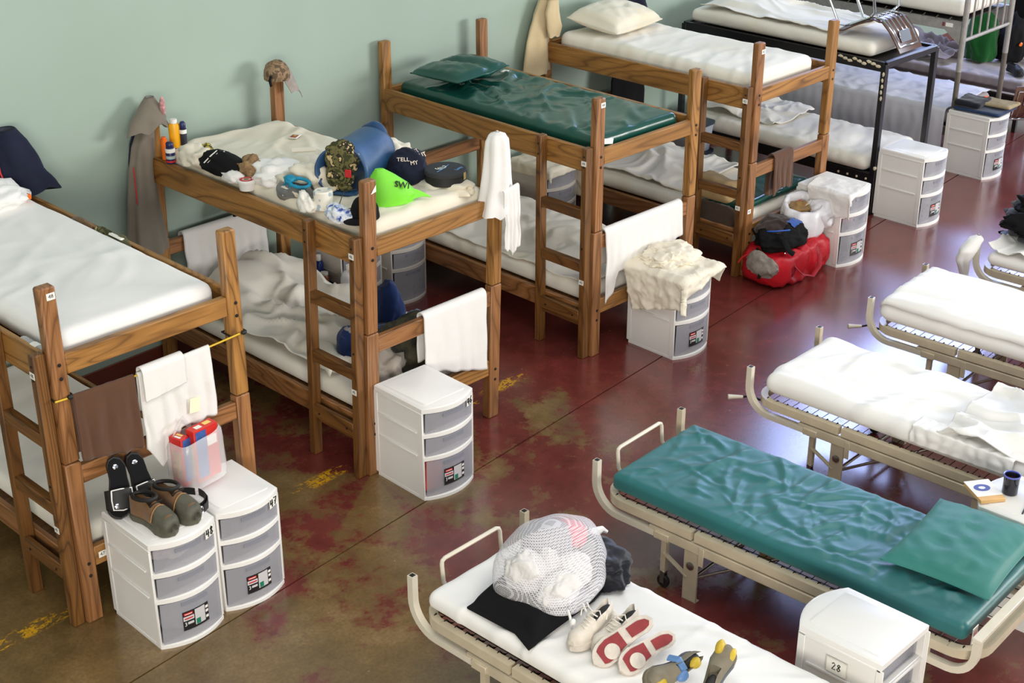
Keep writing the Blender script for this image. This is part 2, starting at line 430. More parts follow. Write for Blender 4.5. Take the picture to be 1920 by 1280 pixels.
# ------------------------------------------------------------------ wooden bunks
W, L = .978, 2.075
PW, PD = .0425, .031
TAGN = {}
def num_tag(parent, at, s, face, w_=.042, h_=.034, tilt=0):
    """white paper number tag; face 'y' faces the cots, 'x' faces the camera side along the row"""
    Mx = T(*at) @ (np.eye(4) if face == 'y' else R(-PI/2, 'Z')) @ R(tilt, 'Y')
    tg = obj('number_tag', cbox(-w_/2, w_/2, -.0015, 0, -h_/2, h_/2, .0005), M['paper'], parent); tg.matrix_local = Matrix([list(r) for r in Mx])
    if s: text('number', s, h_*.78, M['ink'], tg, T(0, -.0018, 0) @ R(PI/2, 'X'), .0003)
    return tg
def bunk(label, ox, oy, rz, lean=(0, 0), tags=(), seed=0):
    t = thing('bunk_bed', label, 'bunk bed', (ox, oy, 0), rz, 'wooden bunk beds along the green wall')
    def sh(g):
        V = np.array(g[0], float); V[:, 0] += lean[0]*V[:, 2]/1.8; V[:, 1] += lean[1]*V[:, 2]/1.8; return V, g[1]
    def p(name, g, m): return obj(name, sh(g), m, t)
    for ix, x in enumerate((0, W)):
        for iy, y in enumerate((0, L)):
            p('post', cbox(x-PW, x+PW, y-PD, y+PD, 0, .898, .006), OAKR[2] if iy == 0 else OAK[2])
            p('post', cbox(x-PW+.0015, x+PW-.0015, y-PD+.001, y+PD-.001, .901, 1.80, .008), OAK[2] if (ix+iy) % 2 else OAKR[2])
    for x, s in ((-PW, 1), (W+PW, -1)):
        xa, xb = sorted((x, x+s*.034))
        p('side_rail', cbox(xa, xb, PD, L-PD, 1.30, 1.46, .005), OAK[1])
        p('side_rail', cbox(xa, xb, PD, L-PD, .235, .362, .005), OAKR[1] if s > 0 else OAK[1])
        p('slat_ledge', cbox(min(x+s*.034, x+s*.06), max(x+s*.034, x+s*.06), PD, L-PD, 1.31, 1.345, .003), OAK[1])
    for y in (0, L):
        s = -1 if y == 0 else 1
        ya, yb = y-.020+.004*s, y+.020+.004*s
        p('end_rail', cbox(PW, W-PW, ya, yb, 1.352, 1.456, .005), OAK[0])
        p('end_rail', cbox(PW, W-PW, ya, yb, .770, .868, .005), OAKR[0])
        p('end_rail', cbox(PW, W-PW, ya, yb, .300, .406, .005), OAK[0])
    p('mattress_board', cbox(-PW+.036, W+PW-.036, PD+.02, L-PD-.02, 1.347, 1.365, .002), OAKD[0])
    p('mattress_board', cbox(-PW+.036, W+PW-.036, PD+.02, L-PD-.02, .320, .338, .002), OAKD[0])
    hole = lathe([(.009, 0), (.009, .003), (.005, .004)], 10)
    for x in (0, W):
        for z in (1.415, 1.345, .335, .265):
            p('bolt', xf(hole, T(x+.004, -PD, z) @ R(PI/2, 'X')), M['dark'])
    # ladder bolted to the side rail
    for y in (.42, .015):
        p('ladder_stile', cbox(-PW-.066, -PW-.003, y-.024, y+.024, 0, 1.485, .005), OAKD[2])
    for z in (1.03, .66):
        p('ladder_rung', cbox(-PW-.060, -PW-.012, .039, .396, z-.036, z+.034, .004), OAKD[1])
    p('ladder_rung', cbox(-PW-.064, -PW-.034, .039, .396, .262, .345, .004), OAKD[1])
    p('ladder_rung', cbox(-PW-.038, -PW-.003, .039, .396, .225, .262, .004), OAKD[1])
    for y, z in ((.42, 1.43), (.42, 1.36), (.015, 1.43), (.015, 1.36), (.34, .30), (.09, .30), (.015, .80)):
        p('bolt', xf(hole, T(-PW-.066, y, z) @ R(-PI/2, 'Y') @ S(.7, .7, 1)), M['dark'])
    for at, s, face in tags: num_tag(t, (at[0]+lean[0]*at[2]/1.8, at[1]+lean[1]*at[2]/1.8, at[2]), s, face)
    return t
def tg_std(up, low, low2=True):
    return [((-PW-.067, .015, 1.385), up, 'x'), ((-PW-.067, .015, .56), low, 'x')]
B1 = bunk('nearest wooden bunk bed, cut by the left edge, with towels on a cord', -1.898, -.0836, .0,
          tags=tg_std('48', '47')+[((.012, -PD, 1.755), '48', 'y'), ((.085, -.025, .353), '47', 'y')])
B2 = bunk('wooden bunk bed whose top mattress is covered with clothes, caps and bottles', 0, 0, 0, (.041, -.025), tags=tg_std('46', '45'))
B3 = bunk('wooden bunk bed with a shiny green mattress and pillow on top', 2.0816, .1228, -.0096, tags=tg_std('44', '43')+[((.012, -PD, 1.755), '44', 'y')])
B4 = bunk('wooden bunk bed behind the red duffel bag, white sheeted mattress on top', 3.9576, .23, .008, tags=tg_std('42', '41')+[((.012, -PD, 1.735), '42', 'y'), ((-.02, -PD, .52), '41', 'y')])
o = obj('torn_sticker', ([(-.02, 0, -.02), (.018, 0, -.012), (.018, 0, .026), (-.02, -.001, -.02), (.018, -.001, -.012), (.018, -.001, .026)], [(0, 1, 2), (5, 4, 3), (0, 3, 4, 1), (1, 4, 5, 2), (2, 5, 3, 0)]), M['paper'], B2, smooth=False)
o.location = (.055, -PD-.026, 1.745)

def local(b, x, y, z):  # point of a bunk's own frame in the room
    a = b.rotation_euler[2]; return (b.location[0]+x*math.cos(a)-y*math.sin(a), b.location[1]+x*math.sin(a)+y*math.cos(a), z)
def folds(amp, fx, fy, seed, sharp=True, rot=0.0, warp=.6):
    def d(P, N):
        c, s = math.cos(rot), math.sin(rot)
        x = P[:, 0]*c+P[:, 1]*s; y = -P[:, 0]*s+P[:, 1]*c
        q = np.stack([x*fx, y*fy, P[:, 2]*3.0], -1)
        q = q + warp*np.stack([pn(P*2.1+5, seed+50), pn(P*2.1+9, seed+51), P[:, 0]*0], -1)
        n = ridge(q, seed, 3)-.8 if sharp else fbm(q, seed, 3)
        return amp*n*np.where(N[:, 2] < -.4, 0, 1)
    return d
def creases(n, amp, w_, lmin, lmax, ang, spread, seed, hx=.45, hy=1.0):
    rg = np.random.RandomState(seed); K = []
    for k in range(n):
        K.append((rg.uniform(-hx, hx), rg.uniform(-hy, hy), ang+rg.normal()*spread, rg.uniform(lmin, lmax), w_*rg.uniform(.7, 1.5), amp*rg.uniform(.4, 1.1), rg.uniform(-1.2, 1.2), rg.choice([-1, 1])))
    def d(P, N):
        x, y = P[:, 0], P[:, 1]; out = np.zeros(len(P))
        x = x+.02*pn(P*4, seed); y = y+.02*pn(P*4+9, seed)
        for cx, cy, a, l, w, A, c, s in K:
            t = (x-cx)*math.cos(a)+(y-cy)*math.sin(a); q = -(x-cx)*math.sin(a)+(y-cy)*math.cos(a)-c*t*t
            win = np.clip(1-(t/l)**2, 0, 1)
            out += A*win*(np.exp(-(q/w)**2)-.45*np.exp(-((q+s*1.7*w)/(1.9*w))**2))
        return out*np.where(N[:, 2] < -.4, 0, 1)
    return d
def faded(f, hx, hy):
    def d(P, N):
        ex = np.clip((hx-np.abs(P[:, 0]))/.10, 0, 1); ey = np.clip((hy-np.abs(P[:, 1]))/.12, 0, 1)
        return f(P, N)*(.15+.85*np.minimum(ex, ey))
    return d
def both(*fs): return lambda P, N: sum(f(P, N) for f in fs)
def mattress(name, label, cat, x0, x1, y0, y1, z0, z1, m, frame=None, seed=1, disp=None, r=.05, st=.022, group=None):
    """box mattress given in the frame of a bunk/cot (frame = object) or the room"""
    hx, hy, hz = (x1-x0)/2, (y1-y0)/2, (z1-z0)/2
    o = obj(name, soft(hx, hy, hz, r, st, disp), m, sharp=4)
    c = ((x0+x1)/2, (y0+y1)/2, (z0+z1)/2)
    if frame is None: o.location = c
    else:
        o.location = local(frame, *c); o.rotation_euler[2] = frame.rotation_euler[2]
    tag(o, label, cat, group); return o
MZ = 1.367
soft_fold = folds(.006, 2.2, 1.2, 3, False)
mattress('mattress', 'thick mattress in a smooth white sheet on the nearest bunk, top left', 'mattress', .05, .935, .06, 2.0, MZ, 1.515, M['sheetc'], B1, 11, both(folds(.004, 2, 4, 11, False), creases(26, .006, .03, .15, .5, .4, .5, 12)), .06)
mattress('mattress', 'cream sheeted mattress strewn with belongings on the second bunk', 'mattress', .06, .975, .035, 2.0, MZ, 1.52, M['sheet2'], B2, 12, both(folds(.006, 2, 5, 21, False), creases(60, .009, .026, .1, .4, .35, .5, 22)), .06, .018)
mattress('mattress', 'shiny dark green vinyl mattress on top of the third bunk', 'mattress', .06, .90, .06, 2.0, MZ, 1.505, M['green'], B3, 13, faded(both(creases(46, .018, .030, .15, .5, .7, .7, 31), creases(34, .012, .016, .05, .22, 1.0, .9, 34, .42, .95), folds(.008, 1.5, 2.5, 32, False)), .42, .97), .045, .0145)
mattress('mattress', 'white sheeted mattress with a cased pillow on top of the bunk behind the red bag', 'mattress', .06, .90, .09, 2.0, MZ, 1.53, M['sheet'], B4, 14, both(folds(.005, 2, 5, 41, False), creases(40, .006, .03, .15, .5, .3, .4, 42)), .06)
mattress('mattress', 'sagging white sheeted mattress on the lower level of the nearest bunk', 'mattress', .02, .90, .06, 2.0, .34, .47, M['sheet'], B1, 15, folds(.008, 2, 3, 51, False), .05)
mattress('mattress', 'lower mattress under the rumpled bedding of the second bunk', 'mattress', .02, .95, .05, 2.0, .34, .46, M['sheet'], B2, 16, folds(.008, 2, 3, 52, False), .05)
mattress('mattress', 'flat white sheeted mattress on the lower level of the third bunk', 'mattress', .02, .93, .06, 1.98, .345, .47, M['sheet'], B3, 17, both(folds(.010, 2, 3, 53, False), creases(60, .010, .028, .1, .5, .3, .5, 54)), .05)
mattress('mattress', 'white sheeted lower mattress of the bunk behind the red bag', 'mattress', .02, .93, .05, 2.0, .345, .46, M['sheet'], B4, 18, folds(.008, 2, 3, 55, False), .05)

# ------------------------------------------------------------------ plastic drawer units
def bow(w_, d, b, n=12, inset=0.0, y_in=None):
    """plan outline: flat back at y=d, bowed front reaching -b; front list from x=0..w"""
    xs = np.linspace(inset, w_-inset, n)
    return [(x, -b*(1-((x-w_/2)/(w_/2))**2)) for x in xs]
def prism(front, yb, z0, z1, bev=.0):
    n = len(front); P = [(x, y) for x, y in front]+[(front[-1][0], yb), (front[0][0], yb)]
    V, F = [], []; k = len(P); cx = np.mean([p[0] for p in P]); cy = np.mean([p[1] for p in P])
    lv = [(z0, 0), (z1, 0)] if bev == 0 else [(z0, 0), (z1-bev, 0), (z1, bev)]
    for z, i in lv:
        for x, y in P:
            dx, dy = x-cx, y-cy; V.append((x-np.sign(dx)*min(i, abs(dx)), y-np.sign(dy)*min(i, abs(dy)), z))
    for a in range(len(lv)-1):
        for j in range(k): F.append((a*k+j, a*k+(j+1) % k, (a+1)*k+(j+1) % k, (a+1)*k+j))
    F += [tuple(range(k))[::-1], tuple((len(lv)-1)*k+j for j in range(k))]
    return V, F
def strip(front, z0, z1, th, lean=0.0):
    """vertical curved panel following the bow"""
    f = np.array(front); V, F = [], []
    for z, off in ((z0, 0), (z1, lean)):
        for t_ in (0, th):
            for x, y in f: V.append((x, y+t_+off, z))
    n = len(f)
    def q(a, b, i): return (a*n+i, a*n+i+1, b*n+i+1, b*n+i)
    for i in range(n-1):
        F.append(q(0, 2, i)); F.append(q(1, 3, i)[::-1]); F.append(q(2, 3, i)); F.append(q(0, 1, i)[::-1])
    F += [(0, 2*n, 3*n, n), (n-1, 2*n-1, 4*n-1, 3*n-1)]
    return V, F
def drawers(label, x, y, rz, h=.59, w_=.37, d=.40, b=.055, number=None, sticker=True, m='plastic', inside=(), group='white plastic drawer units', seed=0, sidetag=None, mirror_tag=False):
    t = thing('drawer_unit', label, 'drawers', (x, y, 0), rz, group)
    pl = M[m]; s = h/.59
    zs = [.022*s, .275*s, .42*s, .556*s]     # floors of the openings
    pr = lambda nm, g, mm=pl: obj(nm, g, mm, t)
    th = .010
    pr('base', prism(bow(w_, d, b+.004), d, 0, zs[0], .004))
    pr('lid', prism(bow(w_, d, b+.008, inset=-.003), d+.004, zs[3], h, .007))
    rim = .035
    pr('lid_panel', prism([(rim, .03), (rim+.012, .018), (w_-rim-.012, .018), (w_-rim, .03)], d-rim, h, h+.0025, .002))
    for sx, (xa, xb) in ((-1, (0, th)), (1, (w_-th, w_))):
        g = [cbox(xa, xb, .0, d, zs[0], zs[3], .002)]
        xo = xa-.005 if sx < 0 else xb
        xi = xa if sx < 0 else xb+.005
        for z in (zs[1], zs[2]): g.append(cbox(xo-.004*(sx < 0), xi+.004*(sx > 0), .05, d-.03, z-.006, z+.006, .002))
        for yy in (.0, d-.02): g.append(cbox(xo+.001, xi, yy, yy+.035, zs[0], zs[3], .002))
        g.append(cbox(xo, xi, .0, d, zs[3]-.012, zs[3], .002))
        pr('side_panel', join(*g))
    if sticker is not False or not sidetag:
        pr('back_panel', cbox(th, w_-th, d-th, d, zs[0], zs[3], .001))
    else:       # the back of these units is open: rails and the frosted backs of the drawers
        for za, zb in ((zs[0], zs[1]-.02), (zs[1]+.01, zs[2]-.02), (zs[2]+.01, zs[3]-.015)): pr('drawer_back', cbox(.018, w_-.018, d-.045, d-.041, za, zb, .001), M['clear'])
        for z in zs[1:3]: pr('back_rail', cbox(th, w_-th, d-.03, d, z-.012, z+.004, .002))
    for z in zs[1:3]:
        pr('shelf', prism(bow(w_, d, b+.003, inset=.003), d-.01, z-.020*s, z+.006, .003))
    fr = [zs[0], zs[1]+.006, zs[2]+.006]; to = [zs[1]-.020*s, zs[2]-.020*s, zs[3]]
    for k in range(3):
        f = bow(w_, d, b-.006, 14, .014)
        dr = pr('drawer', join(strip(f, fr[k]+.002, to[k]-.004, .003, -.004),
                               cbox(.016, .019, .02, d-.03, fr[k]+.004, to[k]-.03, .001), cbox(w_-.019, w_-.016, .02, d-.03, fr[k]+.004, to[k]-.03, .001),
                               cbox(.018, w_-.018, .0, d-.03, fr[k]+.002, fr[k]+.005, .001)), M['clear'])
        hz = to[k]-.028
        hx = np.linspace(w_*.30, w_*.70, 9)
        g = strip([(xx, -(b-.006)*(1-((xx-w_/2)/(w_/2))**2)-.007) for xx in hx], hz-.010, hz+.010, .006)
        obj('handle', g, M['clear2'], dr)
    if sticker:
        def on(x0, x1, z0, z1, mm, par, nm, off): 
            g = strip([(xx, -(b-.006)*(1-((xx-w_/2)/(w_/2))**2)-.004-off-.004*(z0/h)) for xx in np.linspace(x0, x1, 6)], z0, z1, .001)
            return obj(nm, g, mm, par)
        x0, z0 = w_*.30, .075*s; sw, shh = w_*.40, .105*s
        pl_ = on(x0, x0+sw, z0, z0+shh, M['blkp'], t, 'product_label', 0)
        on(x0+.006, x0+sw*.36, z0+shh*.80, z0+shh*.93, M['redp'], pl_, 'red_oval', .0012)
        on(x0+.010, x0+sw*.33, z0+shh*.85, z0+shh*.88, M['paper'], pl_, 'printed_line', .0022)
        on(x0+.002, x0+sw*.40, z0+shh*.52, z0+shh*.74, M['greyp'], pl_, 'grey_band', .0012)
        on(x0+.008, x0+sw*.36, z0+shh*.60, z0+shh*.66, M['redp'], pl_, 'printed_line', .0022)
        on(x0+sw*.44, x0+sw*.84, z0+shh*.12, z0+shh*.95, M['greyp'], pl_, 'drawer_picture', .0012)
        on(x0+sw*.48, x0+sw*.64, z0+shh*.14, z0+shh*.42, M['greenp'], pl_, 'green_patch', .0022)
        for z_ in (.2, .5, .72): on(x0+sw*.87, x0+sw*.98, z0+shh*z_, z0+shh*(z_+.13), M['paper'], pl_, 'printed_line', .0012)
        on(x0+sw*.16, x0+sw*.38, z0+shh*.30, z0+shh*.42, M['greyp'], pl_, 'printed_line', .0012)
        xx = x0+sw*.08
        text('print_number', '3', .03*s, M['paper'], pl_, T(xx, -(b-.006)*(1-((xx-w_/2)/(w_/2))**2)-.0075, z0+shh*.34) @ R(PI/2, 'X') , .0003)
    if number:
        xx = w_*.86; a = math.atan2(2*(b)*(xx-w_/2)/(w_/2)**2, 1)
        yy = -(b)*(1-((xx-w_/2)/(w_/2))**2)-.005
        Mx = T(xx, yy, zs[3]-.012) @ R(a, 'Z')
        tg = obj('number_tag', cbox(-.034, .034, -.0015, 0, -.032, .024, .0005), M['paper'], t); tg.matrix_local = Matrix([list(r) for r in Mx])
        o = obj('number', hand(number, .042, .0062), M['ink'], tg); o.location = (0, -.003, -.004)
    if sidetag:
        xo = w_+.0065 if mirror_tag else -.0065; sg = 1 if mirror_tag else -1
        Mx = T(xo, d*.5, h*.80) @ R(PI/2*sg, 'Z')
        tg = obj('number_tag', cbox(-.048, .048, -.0012, 0, -.034, .034, .0005), M['paper'], t); tg.matrix_local = Matrix([list(r) for r in Mx])
        fr_ = join(*[cbox(*q, .0005) for q in ((-.052, .052, -.003, 0, .034, .038), (-.052, .052, -.003, 0, -.038, -.034), (-.052, -.048, -.003, 0, -.034, .034), (.048, .052, -.003, 0, -.034, .034))])
        obj('tag_frame', fr_, M['plasticg'], tg)
        o = obj('number', hand(sidetag, .034, .0045), M['ink'], tg); o.location = (0, -.0022, 0)
    return t
D48 = drawers('white drawer unit number 48 carrying the brown boots and black slides', -1.805, -.545, -.02, .60, .36, .41, number='48')
D47 = drawers('white drawer unit number 47, right of unit 48, with its lid bare at the front', -1.405, -.515, -.02, .575, .36, .39, number='47')
D46 = drawers('white drawer unit number 46 beside the second bunk, bright clothes showing in its bottom drawer', 0.0, -.455, -.03, .59, .375, .41, number='46')
D43 = drawers('white drawer unit under a heap of crumpled white cloth, beside the third bunk', 2.395, -.33, -.02, .595, .37, .40)
D42 = drawers('drawer unit right of the red duffel bag with a white towel hung over its lid', 4.56, -.22, -.02, .60, .38, .41)
D40 = drawers('bare topped drawer unit standing at the foot of the black metal bunk', 5.77, -.22, .0, .60, .37, .41)
D39 = drawers('drawer unit farthest up the aisle with folded dark clothes on top', 7.245, -.02, .0, .58, .37, .40, sidetag=None)
D28 = drawers('white drawer unit number 28 between the two front cots', .185, -3.05, PI+.01, .60, .375, .40, sticker=False, sidetag='28', mirror_tag=True)
D27 = drawers('white drawer unit holding the dark mug, at the right edge behind the green cot', 1.62, -3.12, PI+.03, .60, .40, .46, sticker=False, sidetag='27', mirror_tag=True)
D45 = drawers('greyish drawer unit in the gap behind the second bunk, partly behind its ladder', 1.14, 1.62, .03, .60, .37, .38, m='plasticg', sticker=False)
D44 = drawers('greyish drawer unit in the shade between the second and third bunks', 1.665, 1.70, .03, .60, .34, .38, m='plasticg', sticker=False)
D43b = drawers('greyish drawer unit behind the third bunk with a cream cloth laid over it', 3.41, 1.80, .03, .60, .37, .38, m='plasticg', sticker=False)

# ------------------------------------------------------------------ folding metal cots
CW, CL = .745, 2.09
def arc(c, r, a0, a1, n, plane):
    out = []
    for k in range(n+1):
        a = a0+(a1-a0)*k/n; p = (r*math.cos(a), r*math.sin(a))
        out.append((c[0]+p[0], c[1]+p[1], c[2]) if plane == 'xy' else (c[0], c[1]+p[0], c[2]+p[1]))
    return out
def cot(label, x, y, rz, retainer=True, crank=False, brace=True):
    t = thing('folding_cot', label, 'cot', (x, y, 0), rz, 'folding metal cots on the open floor')
    pr = lambda nm, g, mm: obj(nm, g, mm, t)
    zt, r = .385, .13
    ye, yn, yh = -.03, -.60, -CL
    # foot half and head half of the angle-iron deck frame, meeting at the hinge
    f1 = [(0.01, yn+.004, zt), (.01, ye-r, zt)]+arc((.01+r, ye-r, zt), r, PI, PI/2, 7, 'xy')+arc((CW-.01-r, ye-r, zt), r, PI/2, 0, 7, 'xy')+[(CW-.01, yn+.004, zt)]
    f2 = [(0.01, yn-.014, zt), (.01, yh+r, zt)]+arc((.01+r, yh+r, zt), r, PI, 1.5*PI, 7, 'xy')+arc((CW-.01-r, yh+r, zt), r, 1.5*PI, 2*PI, 7, 'xy')+[(CW-.01, yn-.014, zt)]
    for f in (f1, f2): pr('deck_frame', tube(f, .020, ry=.024, square=True), M['beige'])
    for sx, xx in ((-1, .0), (1, CW)):
        pr('base_rail', cbox(xx-.016, xx+.016, -1.88, -.34, .298, .352, .004), M['beige'])
        # bent tube ends rising as corner posts
        R_ = .15
        p1 = [(xx, -.40, .315), (xx, -.20, .315)]+arc((xx, -R_+.012, .315+R_), R_, -PI/2, 0, 8, 'yz')+[(xx, .012, .585)]
        pr('corner_post', tube(p1, .017, square=True), M['ivory'] if sx < 0 else M['beige'])
        pr('tube_end_shade', cbox(xx-.011, xx+.011, .001, .023, .584, .588, .001), M['dark'])  # dark plate stands in for the shade inside the open tube end
        pr('bracket', cbox(xx-.026, xx+.026, -.47, -.38, .296, .336, .003), M['beige'])
        p2 = [(xx, -1.72, .300), (xx, yh+.14, .300)]+arc((xx, yh+.12, .42), .12, 1.5*PI, PI, 7, 'yz')+[(xx, yh, .50)]
        pr('head_post', tube(p2, .017, square=True), M['ivory'])
        for yl, sg in ((-.60, 1), (-1.46, -1)):
            pr('leg', join(cbox(xx-.006, xx+.006, yl-.042, yl+.042, .0, .30, .002), cbox(xx-.006, xx+.03, yl-.042, yl+.042, 0, .005, .001)), M['beige'])
            pr('pivot_bolt', xf(lathe([(.022, 0), (.022, .006), (.010, .010)], 12), T(xx-.006, yl, .21) @ R(-PI/2, 'Y')), M['steel'])
            pr('hinge_plate', cbox(xx-.020, xx-.016, yl-.062-.02*sg, yl-.03-.02*sg, .24, .345, .002), M['beige'])
            yc = yl+.17*sg
            pr('caster_leg', tube([(xx+.012, yc, .29), (xx+.012, yc, .10)], .015, square=True), M['beige'])
            pr('link', tube([(xx+.002, yc, .215), (xx+.002, yl+.02*sg, .135)], .012, ry=.004, square=True), M['beige'])
            cs = pr('caster', join(xf(lathe([(.008, -.012), (.032, -.012), (.036, -.006), (.036, .006), (.032, .012), (.008, .012)], 16), T(xx+.012, yc, .037) @ R(PI/2, 'Y')),), M['rubber'])
            obj('caster_fork', join(cbox(xx-.006, xx-.003, yc-.012, yc+.012, .03, .09, .001), cbox(xx+.027, xx+.030, yc-.012, yc+.012, .03, .09, .001), cbox(xx-.006, xx+.030, yc-.014, yc+.014, .085, .102, .002)), M['steel'], cs)
    for yl in (-.60, -1.46):
        pr('cross_tube', tube([(0, yl, .12), (CW, yl, .12)], .010), M['steel'])
    pr('brace', tube([(.03, -.62, .13), (.30, -1.05, .33)], .006, ry=.010), M['steel'])
    pr('brace', tube([(CW-.03, -.62, .13), (CW-.30, -1.05, .33)], .006, ry=.010), M['steel'])
    pr('head_bar', cbox(-.02, CW+.02, yh-.022, yh+.022, .490, .512, .003), M['ivory'])
    # link-spring deck: wires and hooks, too fine to pick apart
    g = []
    n = 30
    for k in range(n):
        yy = -.10-(CL-.17)*k/(n-1)
        g.append(tube([(.06, yy, .372), (CW-.06, yy, .372)], .0025, 4))
        for xa, xb in ((.02, .075), (CW-.02, CW-.075)):
            g.append(tube([(xa, yy, .405), (xa+(xb-xa)*.3, yy, .410), (xa+(xb-xa)*.6, yy, .388), (xb, yy, .372)], .0045, 5))
    for k in range(7): g.append(tube([(.09+k*(CW-.18)/6, -.06, .372), (.09+k*(CW-.18)/6, -CL+.04, .372)], .0025, 4))
    pr('link_springs', join(*g), M['dark'])['kind'] = 'stuff'
    if retainer:
        p = [(.21, -.01, .385), (.208, .028, .44), (.208, .036, .53), (.213, .038, .545), (.230, .039, .553), (.575, .039, .553), (.592, .038, .545), (.597, .036, .53), (.597, .028, .44), (.60, -.01, .385)]
        pr('mattress_retainer', tube(p, .0105, 8), M['ivory'])
    if crank:
        pr('crank_rod', tube([(.10, -.1, .335), (.10, .07, .335), (.06, .09, .335)], .007, 6), M['dark'])
        pr('crank_handle', tube([(.06, .09, .335), (.02, .135, .335), (.0, .155, .335)], [.010, .014, .017], 10), M['ivory'])
    return t
CA = cot('front cot holding the black bag, mesh laundry bag and sneakers', -1.095, -1.60, .02)
CB = cot('cot with a teal green mattress and matching pillow', .265, -1.515, .05)
CC = cot('cot with a rumpled white sheet, third from the front', 1.70, -1.445, .03, retainer=False, crank=True)
CD = cot('cot with a smooth white sheet, fourth from the front', 3.06, -1.41, .05, retainer=False, crank=True)
CE = cot('cot at the right edge under a heap of dark jackets', 4.42, -1.43, .04, retainer=False)
def cotm(fr, label, m, x0, x1, y0, y1, z1, disp, r=.045, st=.014, z0=.424):
    return mattress('mattress', label, 'mattress', x0, x1, y0, y1, z0, z1, m, fr, 0, disp, r, st)
cotm(CA, 'white sheeted mattress under the laundry and shoes on the front cot', M['sheetc'], .02, .74, -2.02, -.05, .52, both(folds(.005, 2, 3, 61, False), creases(50, .007, .022, .1, .4, 2.3, .5, 62)))
MB_ = cotm(CB, 'wrinkled teal green mattress on the second cot', M['green2'], .025, .76, -2.02, -.06, .525, faded(both(creases(110, .0105, .020, .08, .36, 2.2, .75, 71), creases(80, .0065, .012, .05, .2, .6, .9, 73)), .3675, .98), .035, .0105)
cotm(CC, 'thick mattress in a white sheet on the third cot', M['sheetc'], .03, .76, -2.0, -.05, .56, both(folds(.006, 2, 3, 81, False), creases(60, .010, .028, .1, .45, 2.2, .5, 82)), .07)
cotm(CD, 'thick mattress under a loose white sheet on the fourth cot', M['sheetc'], .02, .76, -2.0, -.03, .56, both(folds(.006, 2, 3, 91, False), creases(40, .008, .03, .2, .7, 1.9, .3, 92)), .07)
cotm(CE, 'white sheeted mattress under dark jackets on the cot at the right edge', M['sheetc'], .02, .74, -2.0, -.05, .52, folds(.006, 2, 3, 95, False), .05)

tg = obj('mattress_tag', cbox(.055, .105, -2.042, -2.038, .415, .500, .001), M['paper'], None)
tg.parent = MB_; tg.matrix_parent_inverse = Matrix.Identity(4); tg.matrix_local = Matrix.Translation((-(.025+.76)/2, (2.02+.06)/2, -(.424+.525)/2))
pk = obj('tag_print', cbox(.064, .096, -2.0432, -2.042, .440, .475, .0003), plain('pink_print', lin(226, 150, 150), .6, var=.4, vs=120), tg)
# ------------------------------------------------------------------ draped and hanging cloth
def pw(u, pts):
    return np.interp(u, [p[0] for p in pts], [p[1] for p in pts])
def towel(name, label, cat, P0, P1, front, back, m, r=.026, amp=.012, waves=4, seed=0, th=.007, group=None, parent=None, gather=0, nu=44, nv=56):
    """cloth hung over a bar from P0 to P1; front/back = [(u, drop)]; the front faces the camera side (-y)"""
    P0, P1 = np.array(P0, float), np.array(P1, float)
    def fn(u, v):
        f = pw(u, front)*(1+.05*pn(np.stack([u*5, u*0+seed, u*0], -1), seed)); b = pw(u, back)*(1+.05*pn(np.stack([u*5, u*0+seed+9, u*0], -1), seed))
        tot = f+b+PI*r; s = v*tot
        base = P0+(P1-P0)*u[..., None]
        dn_f = np.clip(f-s, 0, None); dn_b = np.clip(s-f-PI*r, 0, None)
        ang = np.clip((s-f)/r, 0, PI)
        y = -r*np.cos(ang); z = r*np.sin(ang)-dn_f-dn_b
        wv = amp*(np.sin(u*waves*2*PI+seed+1.2*pn(np.stack([u*3, v*2, u*0], -1), seed+3))+.7*pn(np.stack([u*7, v*3, u*0], -1), seed+4))
        k = np.clip((dn_f+dn_b)/.18, 0, 1)
        out = np.where(s < f, -1, 1)*(np.abs(wv)+.3*amp)*k
        x = gather*(u-.5)*-k + .012*pn(np.stack([u*2, v*4, u*0+3], -1), seed+6)*k
        return base+np.stack([x, y+out, z], -1)
    o = obj(name, sheet(fn, nu, nv, th), m, parent, sharp=4)
    return tag(o, label, cat, group) if parent is None else o
RW = 'towels hung on the bunk rails'
yr2 = -.0125
towel('hand_towel', 'white towel over the middle rail of the second bunk, above unit 46', 'towel', (.40, yr2-.004, .868), (.905, yr2-.004, .868), [(0, .34), (.5, .42), (1, .50)], [(0, .30), (1, .3)], M['terry'], .034, .006, 2, 3, group=RW)
towel('hand_towel', 'long white towel over the middle rail of the third bunk', 'towel', (2.148, .118, .870), (2.95, .1105, .870), [(0, .50), (.10, .44), (.16, .30), (.5, .30), (1, .22)], [(0, .25), (1, .25)], M['terry'], .034, .012, 5, 5, group=RW)
towel('hand_towel', 'small dark brown towel over the rail of the bunk behind the red duffel bag', 'towel', (4.22, .228, .870), (4.47, .230, .870), [(0, .30), (.4, .25), (1, .28)], [(0, .3), (.3, .34), (1, .2)], M['terryb'], .034, .008, 2, 7, group=RW)
towel('hand_towel', 'white towel on the wall end rail above the rumpled lower bed of the second bunk', 'towel', (.17, 2.067, .868), (.83, 2.067, .868), [(0, .26), (.4, .40), (1, .40)], [(0, .1), (1, .1)], M['terry'], .034, .010, 4, 9, group=RW)
